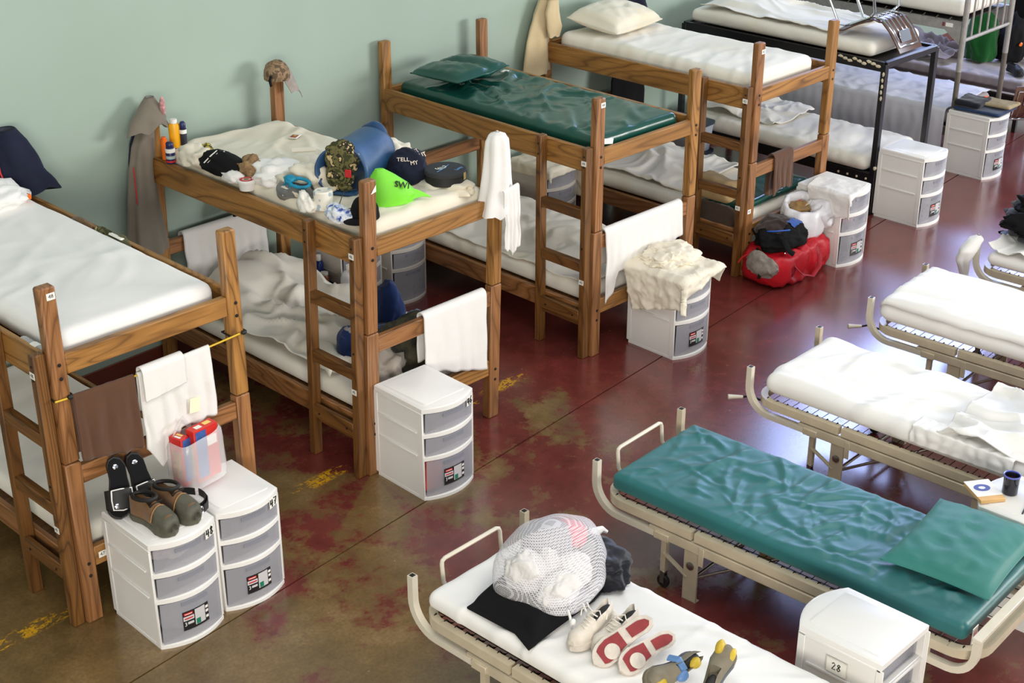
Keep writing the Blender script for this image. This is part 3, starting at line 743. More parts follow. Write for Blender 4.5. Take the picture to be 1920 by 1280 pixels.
# string of towels on the nearest bunk
t = thing('tie_cord', 'yellow and black cord tied between the posts of the nearest bunk, towels over it', 'cord', (0, 0, 0))
yc = -.1195
cordp = [(-1.945+1.03*k/10, yc-.004, 1.247-.018*math.sin(PI*k/10)) for k in range(11)]
obj('cord', tube(cordp, .005, 6), plain('yellow_cord', lin(214, 176, 40), .5), t)
for xx in (-1.898, -.92):
    obj('knot_loop', tube([(xx-.048, yc, 1.247), (xx-.049, yc+.072, 1.25), (xx+.049, yc+.072, 1.25), (xx+.048, yc, 1.247)], .005, 6), M['rubber'], t)
    obj('knot', xf(lump(.016, .012, .012, 3, .1, 2, 2, -1), T(xx+.03, yc-.006, 1.235)), M['rubber'], t)
towel('bath_towel', 'brown towel hanging on the cord of the nearest bunk', 'towel', (-1.86, yc-.004, 1.243), (-1.535, yc-.004, 1.233), [(0, .33), (.5, .36), (1, .38)], [(0, .3), (1, .3)], M['terryb'], .012, .010, 1.5, 11, .010, group='towels on the cord')
towel('bath_towel', 'white towel with a folded flap hanging on the cord beside the brown towel', 'towel', (-1.515, yc-.004, 1.233), (-1.105, yc-.004, 1.241), [(0, .40), (.18, .53), (.34, .50), (.48, .36), (1, .37)], [(0, .2), (1, .25)], M['terry'], .012, .014, 2.5, 12, .009, group='towels on the cord')
towel('face_cloth', 'small white cloth folded over the white towel on the cord', 'towel', (-1.505, yc-.012, 1.243), (-1.27, yc-.012, 1.246), [(0, .15), (1, .13)], [(0, .1), (1, .1)], M['terry'], .030, .004, 1, 13, .006)

def garment(name, label, cat, cs, rx, ry, m, folds_=5, amp=.16, seed=0, n=40, open_=True, rot=0.0, sub=5, parent=None, hem=.03, group=None):
    """hanging cloth as a folded tube through the centres cs (top to bottom)"""
    cs = np.array(cs, float); k = len(cs); tt = np.linspace(0, k-1, (k-1)*sub+1)
    cx = np.stack([np.interp(tt, range(k), cs[:, i]) for i in range(3)], -1)
    a = np.interp(tt, range(k), rx); b = np.interp(tt, range(k), ry); A = np.linspace(0, 2*PI, n, endpoint=False); rings = []
    for j, c in enumerate(cx):
        s = j/(len(cx)-1)
        wv = 1+amp*min(1, .25+s)*(np.sin(A*folds_+seed+1.5*pn(np.stack([A*0+s*2.5, A*0, A*0+seed], -1), seed))+.8*pn(np.stack([np.cos(A)*2.2, np.sin(A)*2.2, A*0+s*5], -1), seed+2))
        x = a[j]*np.cos(A)*wv; y = b[j]*np.sin(A)*wv
        z = -hem*pn(np.stack([np.cos(A)*1.5, np.sin(A)*1.5, A*0+seed], -1), seed+8)*max(0, s-.8)/.2
        rings.append(np.stack([c[0]+x*math.cos(rot)-y*math.sin(rot), c[1]+x*math.sin(rot)+y*math.cos(rot), c[2]+z], -1))
    g = loft(rings, cap=False)
    V = list(map(tuple, g[0])); F = list(g[1]); V.append(tuple(cx[0]+np.array([0, 0, .008]))); F += [(len(V)-1, i, (i+1) % n) for i in range(n)]
    if not open_:
        V.append(tuple(cx[-1])); F += [(len(V)-1, len(rings)*n-n+(i+1) % n, len(rings)*n-n+i) for i in range(n)]
    o = obj(name, (V, F), m, parent, sharp=4)
    return tag(o, label, cat, group) if parent is None else o
# white towel thrown over the post of the second bunk
pt = (1.019, -.028)
t = garment('bath_towel', 'white towel thrown over the top of the right front post of the second bunk', 'towel', [(1.02, -.03, 1.850), (1.02, -.03, 1.835), (1.02, -.03, 1.80), (1.01, -.035, 1.62), (1.0, -.035, 1.45), (.995, -.04, 1.36)], [.012, .050, .072, .095, .112, .125], [.010, .044, .058, .062, .075, .085], M['terry'], 6, .12, 4, hem=.10)
towel('towel_end', '', '', (.99, -.105, 1.50), (1.115, -.105, 1.52), [(0, .34), (.5, .40), (1, .37)], [(0, .02), (1, .02)], M['terry'], .014, .010, 2, 15, .006, parent=t)

# jackets, cap and trousers on the wall-side posts
t = thing('hooded_jacket', 'taupe hooded jacket hanging on the wall side post of the second bunk', 'jacket', (0, 0, 0))
bx, by = -.085, 2.035
garment('jacket_body', '', '', [(.0, by, 1.70), (-.05, by, 1.55), (-.085, by, 1.38), (-.095, by, 1.15), (-.10, by, .84)], [.055, .075, .085, .105, .135], [.05, .055, .06, .065, .075], M['grey'], 6, .16, 21, parent=t)
garment('hood', '', '', [(.03, 2.035, 1.845), (.02, 2.03, 1.79), (-.01, 2.01, 1.72), (-.035, 2.0, 1.655)], [.028, .07, .115, .135], [.03, .06, .075, .085], M['grey'], 3, .14, 23, parent=t, hem=.10)
obj('hood_lining', xf(lump(.016, .022, .060, 33, .1, 2, 3, -1), T(.07, 1.960, 1.73)), plain('red_white_lining', lin(206, 150, 150), .8, var=.5, vs=60), t)
for k, (za, zb) in enumerate(((1.44, 1.20), (1.13, 1.11), (1.04, 1.02), (.95, .93))):
    obj('red_trim', tube([(-.165-.012*k/3, 2.0-.012, za), (-.168-.012*k/3, 2.0-.015, zb)], .004, 5), M['redp'], t)
obj('jacket_back', xf(lump(.06, .05, .30, 35, .1, 2, 3, -1), T(-.075, 2.085, 1.05)), M['navy'], t)
t = thing('baseball_cap', 'camouflage cap stuck on the rear post of the second bunk', 'cap', (.998, 2.035, 1.765))
def camo(name, cols, sc=14):
    x = NT(name); v = x.obj(); n = x.noise(sc, v, 3); n2 = x.noise(sc*.8, x.mapping(v, (1, 1.4, 1)), 2)
    st = [(0, cols[0]), (.42, cols[0]), (.43, cols[1]), (.52, cols[1]), (.53, cols[2])]
    if len(cols) > 3: st += [(.60, cols[2]), (.61, cols[3])]
    r = x.ramp(n, st); x.n('ShaderNodeValToRGB').color_ramp.interpolation = 'CONSTANT'
    x.l(r, x.b.inputs['Base Color']); x.set(Roughness=.85); x.bump(x.noise(300, v, 2), .15); return x.m
CAMO = camo('camouflage_print', [lin(58, 60, 30), lin(104, 98, 56), lin(40, 38, 24), lin(206, 182, 132)], 18)
CAMOD = camo('faded_camouflage', [lin(120, 96, 70), lin(146, 120, 92), lin(92, 74, 54)], 22)
obj('crown', xf(lump(.085, .082, .10, 41, .08, 2, 4, -.3), T(.01, -.01, .0)), CAMOD, t)
obj('visor', sheet(lambda u, v: np.stack([.055+.05*v+.012*np.sin(u*PI), -.05-.035*v-.02*(u-.5), .03-.17*v*(.7+.3*u)+.03*np.sin(u*PI)-.0*u], -1)+np.stack([(u-.5)*.10, (u-.5)*.04, 0*u], -1), 12, 10, .005), plain('grey_visor_lining', lin(150, 140, 132), .8, var=.2, vs=20), t)
obj('strap', tube([(-.07, -.05, .04), (-.09, -.06, .02), (-.085, -.065, -.02)], .01, 6), M['black'], t)
t = thing('tan_trousers', 'tan trousers hanging on the wall side post of the bunk with a white pillow', 'trousers', (0, 0, 0))
ax, ay = 3.855, 2.27
garment('trouser_leg', '', '', [(ax+.02, ay, 1.83), (ax-.02, ay, 1.70), (ax-.06, ay, 1.5), (ax-.075, ay-.0, 1.22)], [.05, .085, .12, .15], [.04, .05, .055, .06], M['tan'], 4, .14, 51, parent=t, open_=False)
garment('folded_leg', '', '', [(ax+.04, ay-.075, 1.83), (ax+.01, ay-.085, 1.72), (ax+.03, ay-.09, 1.60), (ax+.03, ay-.09, 1.52)], [.05, .075, .08, .06], [.03, .035, .035, .03], M['tan'], 3, .14, 53, parent=t, open_=False)
t = thing('navy_track_jacket', 'dark navy jacket with red piping hanging on the nearest bunk by the wall', 'jacket', (0, 0, 0))
garment('jacket_body', '', '', [(-.965, 1.985, 1.87), (-.965, 1.96, 1.80), (-.93, 1.93, 1.62), (-.86, 1.90, 1.49)], [.06, .105, .135, .14], [.05, .07, .07, .05], M['navy'], 5, .12, 61, parent=t, open_=False)
obj('red_piping', tube([(-1.075, 1.91, 1.80), (-1.085, 1.875, 1.66), (-1.06, 1.86, 1.54)], .005, 6), M['redp'], t)
t = garment('dark_jacket', 'dark slate jacket hanging at the wall beyond the white pillow', 'jacket', [(4.99, 2.25, 1.86), (4.99, 2.25, 1.7), (5.03, 2.25, 1.5)], [.06, .10, .13], [.05, .06, .06], M['navy'], 4, .12, 63, open_=False)
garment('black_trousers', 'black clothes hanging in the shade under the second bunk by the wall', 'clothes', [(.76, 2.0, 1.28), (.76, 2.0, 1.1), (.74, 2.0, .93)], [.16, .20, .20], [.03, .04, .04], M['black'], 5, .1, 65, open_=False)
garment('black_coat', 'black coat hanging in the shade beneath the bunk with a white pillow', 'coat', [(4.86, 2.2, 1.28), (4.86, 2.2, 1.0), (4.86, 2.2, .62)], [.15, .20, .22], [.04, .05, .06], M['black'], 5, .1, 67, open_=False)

def drape_box(name, label, cat, cx, cy, w_, d, z, sx, sy, rot, m, seed=0, amp=.012, th=.005, nu=60, nv=60, offx=0, offy=0, cap_drop=.3, lift=.008, floor_z=0.0):
    """a cloth sx by sy laid over a box top (w_ by d, centre cx, cy, height z)"""
    def fn(u, v):
        x = (u-.5)*sx; y = (v-.5)*sy
        a = x*math.cos(rot)-y*math.sin(rot)+offx; b = x*math.sin(rot)+y*math.cos(rot)+offy
        ex = np.clip(np.abs(a)-w_/2, 0, None); ey = np.clip(np.abs(b)-d/2, 0, None)
        q = np.stack([a*4, b*4, a*0+seed], -1); n = (ridge(q, seed, 3)-.75)*amp
        hang = np.maximum(ex, ey)+.35*np.minimum(ex, ey)
        px = np.clip(a, -w_/2, w_/2)+np.sign(a)*np.minimum(ex, .012)+np.sign(a)*np.where(ex > ey, 1, .0)*(.006+np.abs(n)*1.6)*(ex > 0)
        py = np.clip(b, -d/2, d/2)+np.sign(b)*np.minimum(ey, .012)+np.sign(b)*np.where(ey >= ex, 1, .0)*(.006+np.abs(n)*1.6)*(ey > 0)
        fl = .25*np.minimum(ex, ey)
        px = px+np.sign(a)*fl; py = py+np.sign(b)*fl
        pz = z+lift+np.where(hang > 0, 0, 1)*(np.maximum(n, -.006)+.004)-hang*.97
        return np.stack([cx+px, cy+py, np.maximum(pz, floor_z)], -1)
    return tag(obj(name, sheet(fn, nu, nv, th), m, sharp=4), label, cat)
drape_box('cotton_cloth', 'crumpled white cloth heaped over the drawer unit beside the third bunk', 'cloth', 2.575, -.155, .41, .50, .60, .74, .62, .30, M['sheet2'], 5, .020, offx=-.09, offy=-.03, lift=.012)
o = obj('bunched_cloth', xf(lump(.19, .17, .075, 77, .22, 2.4, 5, -.3), T(2.61, -.10, .607)), M['sheet2']); tag(o, 'bunched white cotton bundle under the cloth on the drawer unit by the third bunk', 'cloth')
drape_box('hand_towel', 'white towel hanging over the left side of the drawer unit beside the red bag', 'towel', 4.75, -.04, .41, .49, .605, .50, .40, .25, M['terry'], 9, .008, offx=-.17, offy=-.07)
drape_box('cotton_cloth', 'cream cloth laid over the drawer unit in the gap behind the third bunk', 'cloth', 3.585, 1.97, .38, .45, .605, .80, .50, .05, M['sheet2'], 11, .010, offx=.12, offy=-.03)

# ------------------------------------------------------------------ pillows and bedding
def pillow(name, label, hx, hy, hz, loc, rot, m, seed, crease=None, mseam=True):
    V, Q = cubegrid(hx, hy, hz, .022); x, y = V[:, 0]/hx, V[:, 1]/hy
    prof = (np.clip(1-np.abs(x)**2.6, 0, 1)*np.clip(1-np.abs(y)**2.6, 0, 1))**.45
    z = np.sign(V[:, 2])*np.maximum(hz*prof*(np.abs(V[:, 2])/hz), .0)
    n = (ridge(np.stack([x*2.2, y*2.0, V[:, 2]*3], -1), seed, 3)-.8)*.012*prof
    z = np.where(V[:, 2] >= 0, z+n+.004, z*.55-.004)
    pin = 1-.05*(1-np.abs(y)**2)*(np.abs(x) > .9)-.05*(1-np.abs(x)**2)*(np.abs(y) > .9)
    P = np.stack([V[:, 0]*pin, V[:, 1]*pin, z], -1)
    if crease is not None: P[:, 2] += crease(x, y)*prof
    P[:, 2] -= P[:, 2].min()
    o = obj(name, (P, Q), m, sharp=4); o.location = loc; o.rotation_euler = rot
    return tag(o, label, 'pillow')
pillow('pillow', 'shiny green vinyl pillow lying on the green mattress of the third bunk', .30, .22, .062, (2.475, 1.80, 1.522), (0, 0, .12), M['green'], 3, lambda x, y: -.035*np.exp(-((x-.1+y*.25)/.16)**2))
pillow('pillow', 'plump pillow in a white case on the bunk behind the red bag', .33, .25, .11, (4.40, 1.98, 1.556), (.12, 0, .10), M['sheet2'], 5)
pillow('pillow', 'teal green pillow at the head of the green cot', .335, .26, .06, (.88, -3.24, .530), (0, .0, .10), M['tealp'], 7)
# corner of a green pillow sticking out beyond the white cased pillow
o = obj('pillow_corner', xf(soft(.07, .05, .025, .02, .02), T(4.80, 2.14, 1.565)), M['green2']); tag(o, 'teal cushion corner peeking out beside the white cased pillow', 'cushion')
def bedding(name, label, frame, x0, x1, y0, y1, z, m, seed, amp=.03, hump=None, nu=50, nv=80, th=.006, fx=3.0, fy=3.0, edge=None):
    def fn(u, v):
        x = x0+(x1-x0)*u; y = y0+(y1-y0)*v
        n = ridge(np.stack([x*fx+.8*pn(np.stack([x*3, y*3, x*0], -1), seed+1), y*fy+.5*pn(np.stack([x*2.4, y*2.4, x*0+4], -1), seed+2), x*0+seed], -1), seed, 2)*1.15
        zz = z+.012+np.maximum((n-.55)*amp, 0)
        if hump is not None: zz = zz+hump(x, y)
        ed = .025*pn(np.stack([x*4, y*4, x*0+2], -1), seed+4)
        return np.stack([x+ed*np.abs(2*v-1)**4*0+ed*np.abs(2*u-1)**6, y+ed*np.abs(2*v-1)**6, zz], -1)
    g = sheet(fn, nu, nv, th); o = obj(name, g, m, sharp=4)
    o.location = frame.location; o.rotation_euler[2] = frame.rotation_euler[2]
    return tag(o, label, 'bedding')
gs = lambda x, y, a, b, sx, sy, h: h*np.exp(-((x-a)/sx)**2-((y-b)/sy)**2)
bedding('rumpled_sheets', 'heap of rumpled white sheets on the lower bed of the second bunk', B2, .01, .90, .36, 1.94, .468, M['sheet'], 5, .065, lambda x, y: gs(x, y, .5, 1.75, .35, .28, .20)+gs(x, y, .3, 1.1, .4, .35, .06)+gs(x, y, .1, .6, .1, .3, .03), fx=3.5, fy=2.2)
bedding('loose_sheet', 'loose white top sheet on the lower bed of the third bunk', B3, .02, .93, .10, 1.9, .472, M['sheet'], 8, .018, lambda x, y: gs(x, y, .65, 1.6, .3, .35, .04), fx=2.0, fy=3.5)
bedding('loose_sheet', 'white sheet bunched on the lower bed of the bunk behind the red bag', B4, .10, .92, .70, 1.95, .465, M['sheet'], 9, .03, lambda x, y: gs(x, y, .6, 1.4, .3, .4, .07))
# folded khaki trousers and other clothes at the foot of that bed
def softthing(name, label, cat, hx, hy, hz, r, loc, rot, m, disp=None, st=.02, group=None):
    o = obj(name, soft(hx, hy, hz, r, st, disp), m, sharp=4); o.location = loc; o.rotation_euler = rot
    return tag(o, label, cat, group)
softthing('green_blanket', 'dark green cover at the foot of the lower bed behind the red bag', 'blanket', .45, .17, .03, .028, local(B4, .49, .24, .495), (0, 0, .008), M['green'], folds(.008, 3, 3, 5))
softthing('khaki_trousers', 'folded khaki trousers on the lower bed behind the red bag', 'trousers', .13, .19, .085, .06, (4.09, .60, .575), (0, .10, .03), plain('khaki_twill', lin(178, 152, 108), .85, var=.15), folds(.02, 3, 4, 5))
softthing('brown_shirt', 'dark brown garment bunched under the khaki trousers', 'shirt', .03, .20, .075, .03, (3.955, .55, .42), (0, 0, 0), cloth('dark_brown_knit', lin(70, 56, 46), var=.2), folds(.02, 4, 4, 7))

# sheet end hanging from the head of the third cot
def hang_sheet(fr, xl, y0, y1, ztop, drop, m, seed, name, label):
    def fn(u, v):
        y = y0+(y1-y0)*u; s = v*(drop*(1+.18*pn(np.stack([u*3, u*0, u*0], -1), seed))+.12)
        over = np.clip(.12-s, 0, None); dn = np.clip(s-.12, 0, None)
        wv = .014*np.sin(u*26+2*pn(np.stack([u*4, v*2, u*0], -1), seed))+.012*pn(np.stack([u*9, v*4, u*0], -1), seed+2)
        return np.stack([xl+over-.006-np.abs(wv)*np.clip(dn/.05, 0, 1), y, ztop+.012+.5*np.abs(wv)-dn], -1)
    o = obj(name, sheet(fn, 60, 30, .005), m, sharp=4); o.location = fr.location; o.rotation_euler[2] = fr.rotation_euler[2]
    return tag(o, label, 'bedding')
hang_sheet(CC, .018, -1.60, -1.02, .565, .10, M['sheetc'], 5, 'hanging_sheet', 'creased sheet end hanging over the side of the third cot')
bedding('bunched_sheet', 'bunched white sheet across the third cot near its head', CC, .03, .76, -1.72, -1.15, .562, M['sheetc'], 15, .06, lambda x, y: gs(x, y, .5, -1.6, .3, .2, .05), fx=4, fy=2)
softthing('green_mattress_pad', 'dark green pad showing at the head of the third cot', 'mattress pad', .30, .14, .02, .018, (1.70+.44+.055, -1.445-1.86, .60), (0, 0, .03), M['green'])
def loose(fr, label, seed, z):
    def fn(u, v):
        x = .022+.71*u; y = -.045-1.88*v
        n = .018*(ridge(np.stack([x*5+y*1.2, y*1.0, x*0], -1), seed, 3)-.7)
        
        d = np.clip(np.minimum(x-.02, .735-x), 0, .07); dz = -(.07-np.sqrt(np.maximum(.07**2-(.07-d)**2, 0)))*.95-np.clip(.05+y+.02, 0, .02)*1.5
        return np.stack([x, y, z+.014+np.maximum(n, -.004)+dz], -1)
    o = obj('top_sheet', sheet(fn, 46, 80, .006), M['sheetc'], sharp=4); o.location = fr.location; o.rotation_euler[2] = fr.rotation_euler[2]
    return tag(o, label, 'bedding')
loose(CD, 'loose white top sheet with long soft folds on the fourth cot', 7, .581)
# ------------------------------------------------------------------ bags on the floor by the fourth bunk
def rr(w_, h_, n=28, p=3.2):
    A = np.linspace(0, 2*PI, n, endpoint=False); c, s = np.cos(A), np.sin(A)
    return np.stack([np.sign(c)*np.abs(c)**(2/p)*w_, np.sign(s)*np.abs(s)**(2/p)*h_], -1)
t = thing('duffel_bag', 'red duffel bag on the floor beside the bunk, with a grey end pocket', 'bag', (4.185, -.0, 0), .0)
rings = []
for k, u in enumerate(np.linspace(-1, 1, 27)):
    s = (1-abs(u)**6)**.4 if abs(u) < 1 else .0
    s = max(s, .30); hw, hh = .185*s, .145*s*(1-.10*abs(u))
    P = rr(hw, hh, 36, 4.5); x = u*.40
    nn = .028*ridge(np.stack([np.full(36, x*7), P[:, 0]*7+x*3, P[:, 1]*9], -1), 5, 3)-.022
    P = P*(1+nn/.15)[:, None]
    rings.append(np.stack([np.full(36, x)+.01*pn(P.repeat(1, 0)[:, [0, 1, 1]]*9, k), P[:, 0], np.maximum(P[:, 1]+.142, .004)], -1))
obj('bag_body', loft(rings), M['red'], t, sharp=4)
def arcband(x, sc=1.0, tw=.0):
    return [(x+tw*math.sin(a), -.190*math.cos(a)*sc, max(.008, .142+.152*math.sin(a)*sc)) for a in np.linspace(-.9, PI*.55, 14)]
for x in (-.17, .16): obj('strap', tube(arcband(x, 1.02), .020, 6, ry=.004), plain('dark_red_webbing', lin(150, 12, 30), .6), t)
obj('carry_handle', tube([(-.17, -.19, .17), (-.12, -.235, .10), (.0, -.25, .055), (.11, -.235, .10), (.16, -.19, .17)], .018, 6, ry=.005), plain('dark_red_webbing2', lin(160, 14, 32), .6), t)
obj('end_pocket', xf(lump(.055, .135, .095, 21, .16, 2, 4, -1), T(-.375, -.035, .10)), plain('grey_mesh_pocket', lin(140, 132, 124), .7, var=.35, vs=20, bump=.3, bs=90), t)
obj('end_trim', tube([(-.40+.005*k, .17*math.cos(a)-.01, .14+.13*math.sin(a)) for k, a in enumerate(np.linspace(.2, 2.9, 10))], .006, 6), M['redp'], t)
for x, y in ((-.18, -.115), (.03, -.12)):
    obj('buckle', xf(tube([(.022*math.cos(a), .014*math.sin(a), 0) for a in np.linspace(0, 2*PI, 12)], .005, 5), T(x, y, .262) @ R(.6, 'X')), M['chrome'], t)
obj('end_strap', tube([(-.33, .05, .29), (-.36, -.06, .26), (-.405, -.07, .20), (-.425, -.05, .10)], .014, 6, ry=.004), M['black'], t)
t = thing('backpack', 'black and blue backpack lying on the red duffel bag', 'bag', (4.09, .02, .272), .15); t.scale = (1.22, 1.22, 1.12)
BPG = lump(.185, .155, .115, 25, .17, 1.7, 5, -.5)
obj('bag_body', BPG, M['black'], t, sharp=4)
obj('brown_panel', patch(BPG, lambda p: -.14 < p[0] < .14 and -.075 < p[1] < .12 and p[2] > .10, .005), cloth('dark_brown_nylon', lin(52, 38, 36), var=.3), t, sharp=4)
obj('blue_panel', patch(BPG, lambda p: -.03 < p[0] < .10 and -.105 < p[1] < -.055 and p[2] > .07, .008), cloth('blue_nylon', lin(44, 84, 160), var=.2), t, sharp=4)
BLUE = plain('blue_piping', lin(40, 92, 190), .5)
for a0, a1, r_ in ((2.2, 4.2, .15), (.2, 1.6, .14)):
    obj('blue_piping', tube([(r_*math.cos(a)*.95, r_*math.sin(a)*.8, .135+.012*math.sin(a*2)) for a in np.linspace(a0, a1, 10)], .0055, 6), BLUE, t)
obj('shoulder_strap', tube([(-.10, -.06, .13), (-.16, -.12, .09), (-.17, -.16, .04), (-.15, -.18, .02)], .018, 6, ry=.006), M['black'], t)
obj('zip_pull', tube([(-.06, -.10, .13), (-.055, -.125, .115), (-.05, -.13, .10)], .004, 5), M['chrome'], t)
t = thing('plastic_bag', 'white plastic bag of clothes squeezed between the backpack and the drawer unit', 'bag', (4.40, .02, .24), .2); t.scale = (1.18, 1.12, 1.12)
PB = plain('thin_white_plastic', lin(228, 226, 230), .3, var=.06, vs=12, bump=.5, bs=26, alpha=.88)
rings = []
for k, (z, a, b) in enumerate(((.045, .12, .11), (.03, .15, .14), (.06, .165, .15), (.14, .165, .155), (.20, .155, .15), (.245, .145, .14), (.255, .125, .12), (.22, .115, .11), (.15, .11, .10))):
    A = np.linspace(0, 2*PI, 40, endpoint=False); q = 1+.10*pn(np.stack([np.cos(A)*3, np.sin(A)*3, A*0+k*.5], -1), 9)+.05*np.sin(A*9+k*.4)*(k > 2)
    rings.append(np.stack([a*np.cos(A)*q, b*np.sin(A)*q, z+.03*np.cos(A-.6)*(k > 3)+A*0], -1))
obj('bag_film', loft(rings, cap=False), PB, t, sharp=4)
obj('bag_tail', xf(lump(.09, .10, .10, 29, .2, 2, 4, -1), T(.07, -.10, .06)), PB, t, sharp=4)
obj('printed_tag', xf(cbox(-.025, .025, -.002, .002, -.03, .03, .001), T(.03, -.01, .235) @ R(.9, 'X') @ R(.3, 'Z')), M['paper'], t)
obj('red_print', xf(cbox(-.018, .018, -.001, .001, -.012, .012, .0004), T(.006, .035, .258) @ R(1.2, 'X')), M['redp'], t)
o = obj('brown_shirt', xf(lump(.105, .095, .07, 33, .3, 2.0, 4, -.6), T(4.39, .05, .395)), cloth('gold_brown_cloth', lin(150, 118, 70), var=.4, vs=20)); tag(o, 'brown and gold striped garment stuffed in the white plastic bag', 'shirt')
for k in range(5):
    obj('fold', tube([(-.07+.02*k, -.07+.01*k, .06), (-.03+.02*k, -.01, .075), (.0+.022*k, .055, .055)], .010, 6), plain('dark_olive_stripe', lin(96, 72, 34), .8) if k % 2 else plain('sand_stripe', lin(176, 148, 100), .8), o).location = (4.37, .05, .395)

# ------------------------------------------------------------------ shoes
def place(o, loc, xd, zd):
    x = Vector(xd).normalized(); z = Vector(zd); z = (z-x*z.dot(x)).normalized(); y = z.cross(x)
    m = Matrix((x, y, z)).transposed().to_4x4(); m.translation = Vector(loc); o.matrix_world = m
def outline(L_, w_, n=26):
    """foot outline, heel at x=0, toe at x=L_"""
    s = np.linspace(0, 1, n); hw = w_*np.interp(s, [0, .04, .14, .35, .55, .72, .86, .95, 1], [.0, .45, .70, .66, .80, 1.0, .92, .60, .0])
    c = .008*np.sin(s*PI*1.3)
    return np.concatenate([np.stack([s*L_, hw/2+c], -1), np.stack([s[::-1][1:-1]*L_, -hw[::-1][1:-1]/2+c[::-1][1:-1]], -1)])
def extr(P, z0, z1, bulge=1.0):
    n = len(P); ctr = P.mean(0); V = [(x, y, z0) for x, y in P]+[(x, y, (z0+z1)/2) for x, y in (P-ctr)*(1+.03*bulge)+ctr]+[(x, y, z1) for x, y in P]
    F = [(a*n+i, a*n+(i+1) % n, (a+1)*n+(i+1) % n, (a+1)*n+i) for a in (0, 1) for i in range(n)]+[tuple(range(n))[::-1], tuple(2*n+i for i in range(n))]
    return V, F
def upper(L_, w_, ht, hc, n=20, toe=.052, seed=0, open_to=.50, top0=None):
    """shoe upper: arch-shaped sections from heel to toe; the collar is open back to open_to of the length"""
    rings = []; S_ = np.linspace(.015, .985, 22)
    for s in S_:
        hw = .5*w_*np.interp(s, [0, .04, .14, .35, .55, .72, .86, .95, 1], [.18, .50, .66, .64, .80, .98, .90, .62, .16])
        h = np.interp(s, [0, .08, .25, .45, .60, .75, .9, 1], [hc*.95, hc, hc*.86, hc*.98, ht*.98, ht*.78, toe, toe*.45])
        a = np.linspace(PI, 0, n); x = np.full(n, s*L_); y = hw*np.cos(a); z = h*np.sin(a)**.62
        if s < open_to:
            k = np.abs(np.cos(a)) < .55
            z = np.where(k, np.minimum(z, h*.30), z)
        y = y*(1+.03*pn(np.stack([x*18, y*18, z*18], -1), seed)) + .008*math.sin(s*PI*1.3)
        rings.append(np.stack([x, y, z], -1))
    V = [tuple(p) for r in rings for p in r]; m = len(rings)
    F = [(i*n+k, i*n+k+1, (i+1)*n+k+1, (i+1)*n+k) for i in range(m-1) for k in range(n-1)]
    F += [tuple(range(n)), tuple((m-1)*n+k for k in range(n))[::-1]]
    return V, F
def shoe(name, label, L_, w_, mu, ms, ht=.09, hc=.10, laces=None, tread=None, cat='shoe', group=None, sole_h=.026, toe=.052):
    t = thing(name, label, cat, (0, 0, 0), 0, group)
    P = outline(L_, w_)
    obj('sole', extr(P, 0, sole_h), ms, t)
    obj('shoe_upper', xf(upper(L_*.97, w_*.93, ht-sole_h, hc-sole_h, toe=toe), T(L_*.015, 0, sole_h)), mu, t, sharp=1.2)
    obj('lining', xf(lump(L_*.19, w_*.23, .01, 3, .02, 1, 3, -1), T(L_*.235, .004, sole_h+.024)), M['rubber'], t)
    if laces is not None:
        g = []
        for k in range(5):
            x = L_*(.47+.055*k); z = np.interp(x/L_, [.45, .6, .75], [hc*1.0, ht*.99, ht*.84])+.004; w2 = w_*.20
            g.append(tube([(x-.008, -w2-.004, z-.016), (x, -w2*.5, z-.002), (x+.006, w2*.5, z-.002), (x-.002, w2+.006, z-.014)], .0032, 5))
        g.append(tube([(L_*.46, .0, hc+.004), (L_*.43, -.03, hc+.014), (L_*.47, -.055, hc-.01), (L_*.52, -.05, hc-.03)], .0028, 5))
        g.append(tube([(L_*.46, .0, hc+.004), (L_*.42, .03, hc+.012), (L_*.47, .05, hc-.012)], .0028, 5))
        obj('laces', join(*g), laces, t)
    if tread is not None:
        def sub(x0, x1, sc, hole=False):
            Q = outline(L_, w_*sc); c = P.mean(0); Q = (Q-c)*np.array([.90, 1])+c
            Q = Q[(Q[:, 0] >= x0*L_) & (Q[:, 0] <= x1*L_)]
            ctr = Q.mean(0); A = np.arctan2(Q[:, 1]-ctr[1], Q[:, 0]-ctr[0]); Q = Q[np.argsort(A)]
            return extr(Q, -.004, .001, 0)
        obj('tread_heel', sub(.02, .40, .62), tread, t, smooth=False)
        obj('tread_front', sub(.47, .90, .78), tread, t, smooth=False)
        cc = lathe([(.0335, -.001), (.034, .002)], 20)
        obj('tread_disc', xf(cc, T(L_*.70, -.012, -.0052)), ms, t)
    return t
WS = cloth('scuffed_white_leather', lin(224, 214, 200), rough=.6, var=.2, vs=20, weave=120)
WSO = plain('dirty_white_rubber', lin(206, 196, 184), .5, var=.18, vs=25)
TR = plain('dull_red_tread', lin(140, 40, 44), .6, var=.2, vs=40)
LA = plain('white_lace', lin(226, 220, 208), .8)
CG = 'shoes set out on the front cot'
zA = .528
s = shoe('sneaker', 'white laced sneaker standing upright against the black bag', .295, .105, WS, WSO, .085, .105, LA, group=CG); place(s, (-.655, -2.395, zA+.03), (-.97, -.10, -.10), (-.05, 0, 1))
s = shoe('sneaker', 'second white sneaker, half hidden behind the upturned red sole', .295, .105, WS, WSO, .085, .105, LA, group=CG); place(s, (-.60, -2.50, zA+.02), (-.97, -.05, -.06), (.0, 0.05, 1))
s = shoe('sneaker', 'larger upturned shoe with a red sole leaning on the white sneakers', .31, .112, WS, WSO, .085, .10, LA, TR, group=CG); place(s, (-.69, -2.645, zA+.150), (-.80, .30, -.42), (.55, .42, -.62))
s = shoe('sneaker', 'smaller upturned shoe with a red sole beside the grey shoes', .285, .108, WS, WSO, .08, .09, LA, TR, group=CG); place(s, (-.655, -2.745, zA+.100), (-.88, .28, -.25), (.45, .48, -.70))
